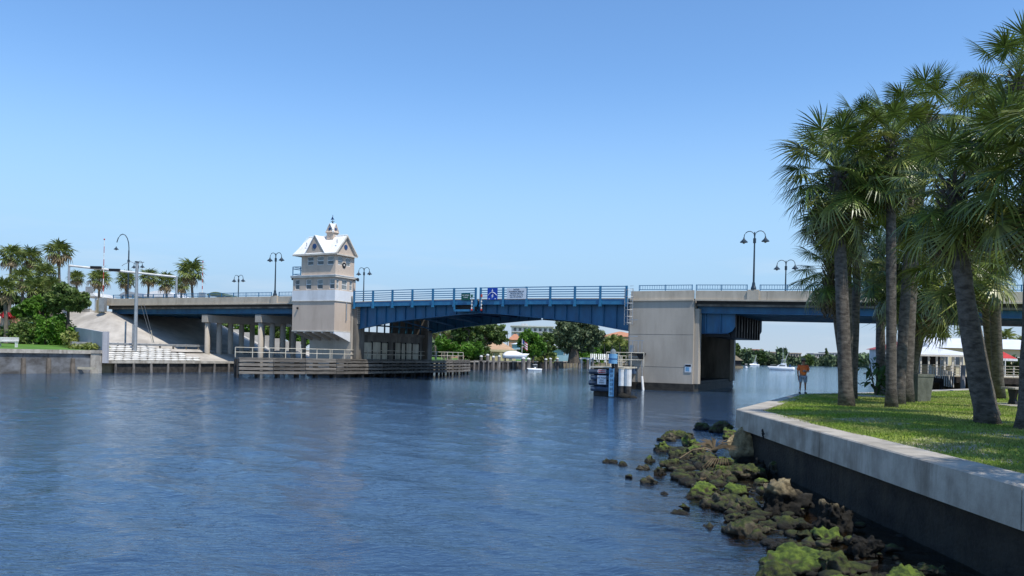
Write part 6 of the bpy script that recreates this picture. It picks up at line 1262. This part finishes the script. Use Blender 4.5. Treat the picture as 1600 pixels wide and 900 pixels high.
house('dark red roofed building left of the white restaurant',1410,1458,130,1.6,546,533,12,'house_white','red_roof',[(.2,.4,.3,.7)],name='restaurant_wing',cat='building')
t=T('awning','red awning with white edge at the right of the pavilion','awning',(50,100,2)); a_=P(1566,560,100);b_=P(1590,553,100); t.part('canopy',M().add([(a_[0],100,a_[2]),(b_[0],100,a_[2]),(b_[0],103,b_[2]+.3),(a_[0]+1,103,b_[2]+.2)],[(0,1,2,3)]),'awning_red'); t.part('valance',M().bx(a_[0],99.95,a_[2]-.3,b_[0],99.99,a_[2]-.01),'cloth_white'); t.part('post',M().bx(a_[0]+.3,99.9,1.7,a_[0]+.4,99.949,a_[2]-.01),'white_paint')
for i,(px,py,D,cr,lb) in enumerate([(1428,523,120,16,'coconut palm left above the red roof'),(1476,527,150,11,'small palm top over the white restaurant roof, left one'),(1506,521,140,15,'coconut palm behind the leaning trunk'),(1572,527,135,17,'coconut palm over the right restaurant roof'),(1597,533,150,12,'palm top at the right photo edge over the roof'),(1545,529,160,9,'little palm top between the two right trunks')]):
    coco_palm(lb,GB(px,D),P(px,py,D),cr*D/F,20,seed=80+i,yel=.1)
tree('dark tree mass behind the trunks right of the far woods',(P(1385,560,150)[0],150,1),6,[E_(1375,560,150,22,9),E_(1405,556,150,20,12)],.5,'leaf_dark',3000,seed=90)
shrub('row of green bushes right of the awning',GB(1590,104,1.6),3.2,1.2,1.6,.3,'leaf_dark',900,91)
# ================================================================ LEFT BANK
FP=[(18,400,112,17,'big palm at the far left edge of the photo'),(47,403,118,16,'second palm from the left edge, taller than its neighbours'),(92,394,132,18,'tallest left palm, its round head clear of the others'),(70,428,115,17,'shaggy palm in the middle of the left clump'),(34,435,108,18,'shaggy palm low in the left clump'),(6,452,100,18,'palm cut by the left edge, low'),(120,434,150,11,'small palm between the tall one and the gantry post'),(155,436,148,15,'palm beside the raised striped gate arm at left'),(197,437,152,13,'palm under the single arm street lamp'),(233,433,158,13,'palm right of the wooden utility pole'),(259,440,156,14,'palm between utility pole and gantry end post'),(298,425,140,19,'biggest palm right of the gantry end post'),(284,445,146,12,'small palm tucked against the biggest one'),(82,448,112,15,'low palm with drooping skirt near the round tree'),(54,450,105,17,'leaning palm low in the left clump')]
for i,(px,py,D,cr,lb) in enumerate(FP):
    far_fan_palm(lb,(P(px+(i%3-1)*3,540,D)[0],D,2.9 if D<130 else 7.5),P(px,py,D),cr*D/F*1.35,38,seed=100+i,dry=.35 if i in (2,4,7) else .22,group='palms on the left bank',low=-1.35 if i in (3,4,13,14) else -1.0)
LG=3.2
tree('round crowned tree in front of the concrete slope',GB(106,103,LG),6,[E_(100,462,103,26,17),E_(116,470,103,20,17),E_(88,475,103,18,12)],.32,'leaf_mid',6500,seed=120,tr=.22,trunkto=P(107,480,103),cn=40)
tree('bright green tree left of the round crowned tree',GB(66,104,LG),6,[E_(62,480,104,22,14),E_(42,488,104,20,12)],.32,'leaf_bright',3600,seed=121)
tree('dark green tree behind the left shrubs',GB(30,114,LG),6,[E_(25,480,114,28,22),E_(70,470,118,26,22)],.4,'leaf_dark',4200,seed=122)
for i,(px,D,rx,rz,mt_,n_,lb) in enumerate([(94,97,2.0,2.75,'leaf_bright',2600,'upright bright shrub against the grey wall'),(70,96,2.1,2.5,'leaf_bright',2600,'bright green shrub in the middle of the left row'),(42,96,2.2,2.0,'leaf_mid',2400,'darker green shrub third from the grey wall'),(18,95,1.9,1.5,'leaf_mid',1800,'low shrub behind the white bench'),(112,95,1.1,1.0,'leaf_yellow',700,'small yellowing shrub at the foot of the grey wall')]):
    shrub(lb,GB(px,D+6,3.15),rx*1.06,1.4,rz*1.06,.22,mt_,n_,130+i,group='shrubs on the left lawn')
shrub('row of dry reddish groundcover along the grey wall',(P(135,540,94.5)[0],94.5,2.7),2.6,.9,.45,.16,'leaf_yellow',900,140,name='groundcover')
t=T('garden_wall','mauve brown garden wall behind the left shrubs','wall',(P(20,500,108)[0],108,3)); a_=P(-60,497,108);b_=P(62,497,108); k=8
for i in range(k): x0=a_[0]+(b_[0]-a_[0])*i/k; t.part('wall_panel',M().bx(x0,108,3,x0+(b_[0]-a_[0])/k-.04,108.4,a_[2]+(b_[2]-a_[2])*i/k),'house_salmon' if i%2 else 'house_beige')
shrub('red flowering bush on top of the garden wall',P(12,497,107.6),1.2,.8,.5,.18,'flower_red',500,141,name='flowering_bush')
x,y,z=P(14,536,91); t=T('bench','white bench with slatted back on the left lawn','bench',(x,y,2.85)); zz=2.95
t.part('seat',M().bx(x-1.2,y-.25,zz+.42,x+.95,y+.25,zz+.5),'white_paint')
for i in range(3): t.part('slat',M().bx(x-1.2,y+.26,zz+.55+i*.15,x+.95,y+.3,zz+.66+i*.15),'white_paint')
for dx in (-1.1,.8): t.part('leg',M().bx(x+dx,y-.2,zz-.2,x+dx+.1,y+.2,zz+.419),'white_paint')
x,y,z=P(50,505.5,103); solo('lawn_umbrella','small turquoise canopy poking out of the left shrubs','umbrella',M().lathe([(.75,z-.15),(.5,z+.1),(.02,z+.3)],x,y,10).cyl(x,y,3,z,.04,n=6),'turquoise',(x,y,3))
# ---- traffic gear on the left approach
x0,y0,z0=P(108,415,122);x1,y1,z1=P(276,433,122); zr0=8.6
t=T('signal_gantry','pale steel gantry arm carrying dark traffic signals over the road','gantry',(x0,y0,3))
t.part('post',M().tube([(x0,y0,6),(x0,y0,z0+.15)],[.2,.16],8),'galv'); t.part('post',M().tube([(x1,y1,8),(x1,y1,z1+.15)],[.2,.16],8),'galv'); t.part('arm',M().tube([(x0,y0,z0),(x1,y1,z1)],[.17,.17],8),'white_paint')
for i,(px,py) in enumerate([(150,418),(179,422)]):
    x,y,z=P(px,py,121.7); t.part('signal_head',M().bx(x-.8,y-.2,z-.2,x+.8,y+.2,z+.2),'dark_steel')
def gate(px,pyt,pyb,D,label):
    x,y,zt_=P(px,pyt,D); zb_=P(px,pyb,D)[2]; t=T('gate_arm',label,'gate arm',(x,y,zb_-1),group='raised bridge gate arms'); n_=9; t.part('housing',M().bx(x-.4,y-.4,zb_-1.6,x+.4,y+.4,zb_+.4),'galv')
    for i in range(n_): a_=zb_+.4+(zt_-zb_-.4)*i/n_; b_=zb_+.4+(zt_-zb_-.4)*(i+1)/n_; t.part('band',M().tube([(x,y,a_),(x,y,b_-.003)],.035+.035*(1-i/n_),6),'red_paint' if i%2 else 'white_paint')
    t.part('tip_light',M().ball((x,y,zt_+.1),.12,6),'red_paint'); return t
gate(163,375,470,118,'raised striped gate arm at the left end of the bridge'); gate(317,410,461,132,'raised striped gate arm right of the biggest left palm')
x,y,z=P(214,410,101); t=T('utility_pole','grey wooden utility pole standing by the guardrail','utility pole',(x,y,2.9)); t.part('pole',M().tube([(x,y,2.6),(x,y,z)],[.22,.17],9),'galv'); t.part('top_cap',M().cyl(x,y,z+.002,z+.12,.25,n=9),'dark_steel')
t.part('arm',M().tube([(x,y,z-.3),(x-.8,y,z+.1),(x-1.7,y,z-.3),(x-1.9,y,z-.5)],.04,5),'galv'); t.part('arm',M().tube([(x,y,z-.1),(x+.9,y,z+.05)],.05,5),'galv'); t.part('pipe_bracket',M().tube([(x-.2,y-.1,z-3.2),(x-.5,y-.1,z-2.2),(x-.8,y-.1,z-1.9)],.05,5),'dark_steel'); t.part('conduit',M().tube([(x+.26,y-.1,2.8),(x+.22,y-.1,z-1)],.05,5),'galv')
for dx,c_ in ((6.6,'galv'),(8.0,'galv')): 
    pass
t=T('guy_wires','pair of thin guy wires with yellow guard by the guardrail','wire',(x+1,y,3))
for px0,px1 in ((220,238),(225,241)): p=P(px0,475,101); q=P(px1,536,104); t.part('wire',M().tube([p,q],.025,4),'galv')
p=P(236,517,103);q=P(240,535,104); t.part('guard',M().tube([p,q],.07,5),'board_pale')
for px,lb in ((196.5,'thin post left of the utility pole'),(208,'second thin post next to the utility pole')): x,y,z=P(px,502 if px<200 else 507,104); solo('post',lb,'post',M().cyl(x,y,2.8,z,.11,n=7),'galv',(x,y,2.8))
# road signs and pale canopies behind the parapet
x,y,z=P(140,455,125); t=T('road_sign','small square road sign by the left end of the bridge','sign',(x,y,7)); t.part('post',M().cyl(x,y,7,z,.06,n=6),'galv'); t.part('board',M().bx(x-.6,y-.1,z-.3,x+.6,y-.05,z+.7),'galv')
for i,(px0,px1,py0,py1,D,lb) in enumerate([(112,150,462,455,165,'pale shelter roof left of the abutment'),(185,215,462,455,170,'grey curved roof behind the left handrail'),(222,274,463,454,170,'white tent roof behind the left handrail'),(322,352,461,456,175,'green grey mound roof right of the palms')]):
    a_=P(px0,py0,D);b_=P(px1,py0,D);zt_=P((px0+px1)/2,py1,D)[2]; t=T('canopy_roof',lb,'canopy',((a_[0]+b_[0])/2,D,3)); n_=8; w=b_[0]-a_[0]
    poly=[(a_[0]+w*j/n_,a_[2]+(zt_-a_[2])*math.sin(PI*j/n_)**.7) for j in range(n_+1)]; t.part('roof',M().prism(poly,D,D+9),('house_white','galv','cloth_white','leaf_grey')[i])
    t.part('post',M().bx(a_[0]+.2,D+.5,2,a_[0]+.5,D+.8,a_[2]-.01),'galv'); t.part('post',M().bx(b_[0]-.5,D+.5,2,b_[0]-.2,D+.8,a_[2]-.01),'galv')
# car parked in the shade under the bridge
x,y,z=P(290,538,121); t=T('parked_car','black car parked in the shade under the left span','car',(x,y,3.0),'l',rot=-.5)
t.part('car_body',M().prism([(-2.3,.3),(2.25,.3),(2.35,.75),(1.5,.9),(.8,1.38),(-.9,1.4),(-1.7,.95),(-2.35,.85)],-.85,.85),'car_black')
t.part('side_window',M().prism([(-1.45,.93),(1.3,.9),(.72,1.3),(-.85,1.32)],-.857,-.851),'glass'); t.part('side_window',M().prism([(-1.45,.93),(1.3,.9),(.72,1.3),(-.85,1.32)],.851,.857),'glass')
for a_ in (-1.45,1.45):
    for b_ in (-.86,.68): w=t.part('wheel',M().tube([(a_,b_,.32),(a_,b_+.18,.32)],.32,12),'rubber'); t.part('rim',M().tube([(a_,b_-.012 if b_<0 else b_+.18,.32),(a_,b_-.002 if b_<0 else b_+.19,.32)],.18,8),'galv',w)
for b_ in (-.6,.6): t.part('headlight',M().bx(2.33,b_-.15,.62,2.37,b_+.15,.74),'glass_pale')
# beyond the columns: pale wall and trees in sunlight
t=T('retaining_wall','sunlit pale wall seen between the bridge columns','wall',(P(340,520,165)[0],165,2)); a_=P(300,506,165);b_=P(470,512,165); k=7
for i in range(k): x0=a_[0]+(b_[0]-a_[0])*i/k; t.part('wall_panel',M().bx(x0,165,2,x0+(b_[0]-a_[0])/k-.06,165.5,8.2-.55*i),'slope_concrete')
for i,(px,py,D,rx,ry,mt_,lb) in enumerate([(395,512,172,20,14,'leaf_bright','sunlit tree seen between the middle columns'),(428,515,174,18,16,'leaf_mid','tree seen between the columns nearest the tower'),(465,520,170,20,14,'leaf_bright','tree seen under the tower brackets'),(360,516,176,18,12,'leaf_mid','tree seen between the columns at left')]):
    tree(lb,GB(px,D,2),6,[E_(px,py,D,rx,ry),E_(px+8,py+9,D,rx*.8,ry*.7)],.5,mt_,1800,seed=150+i)
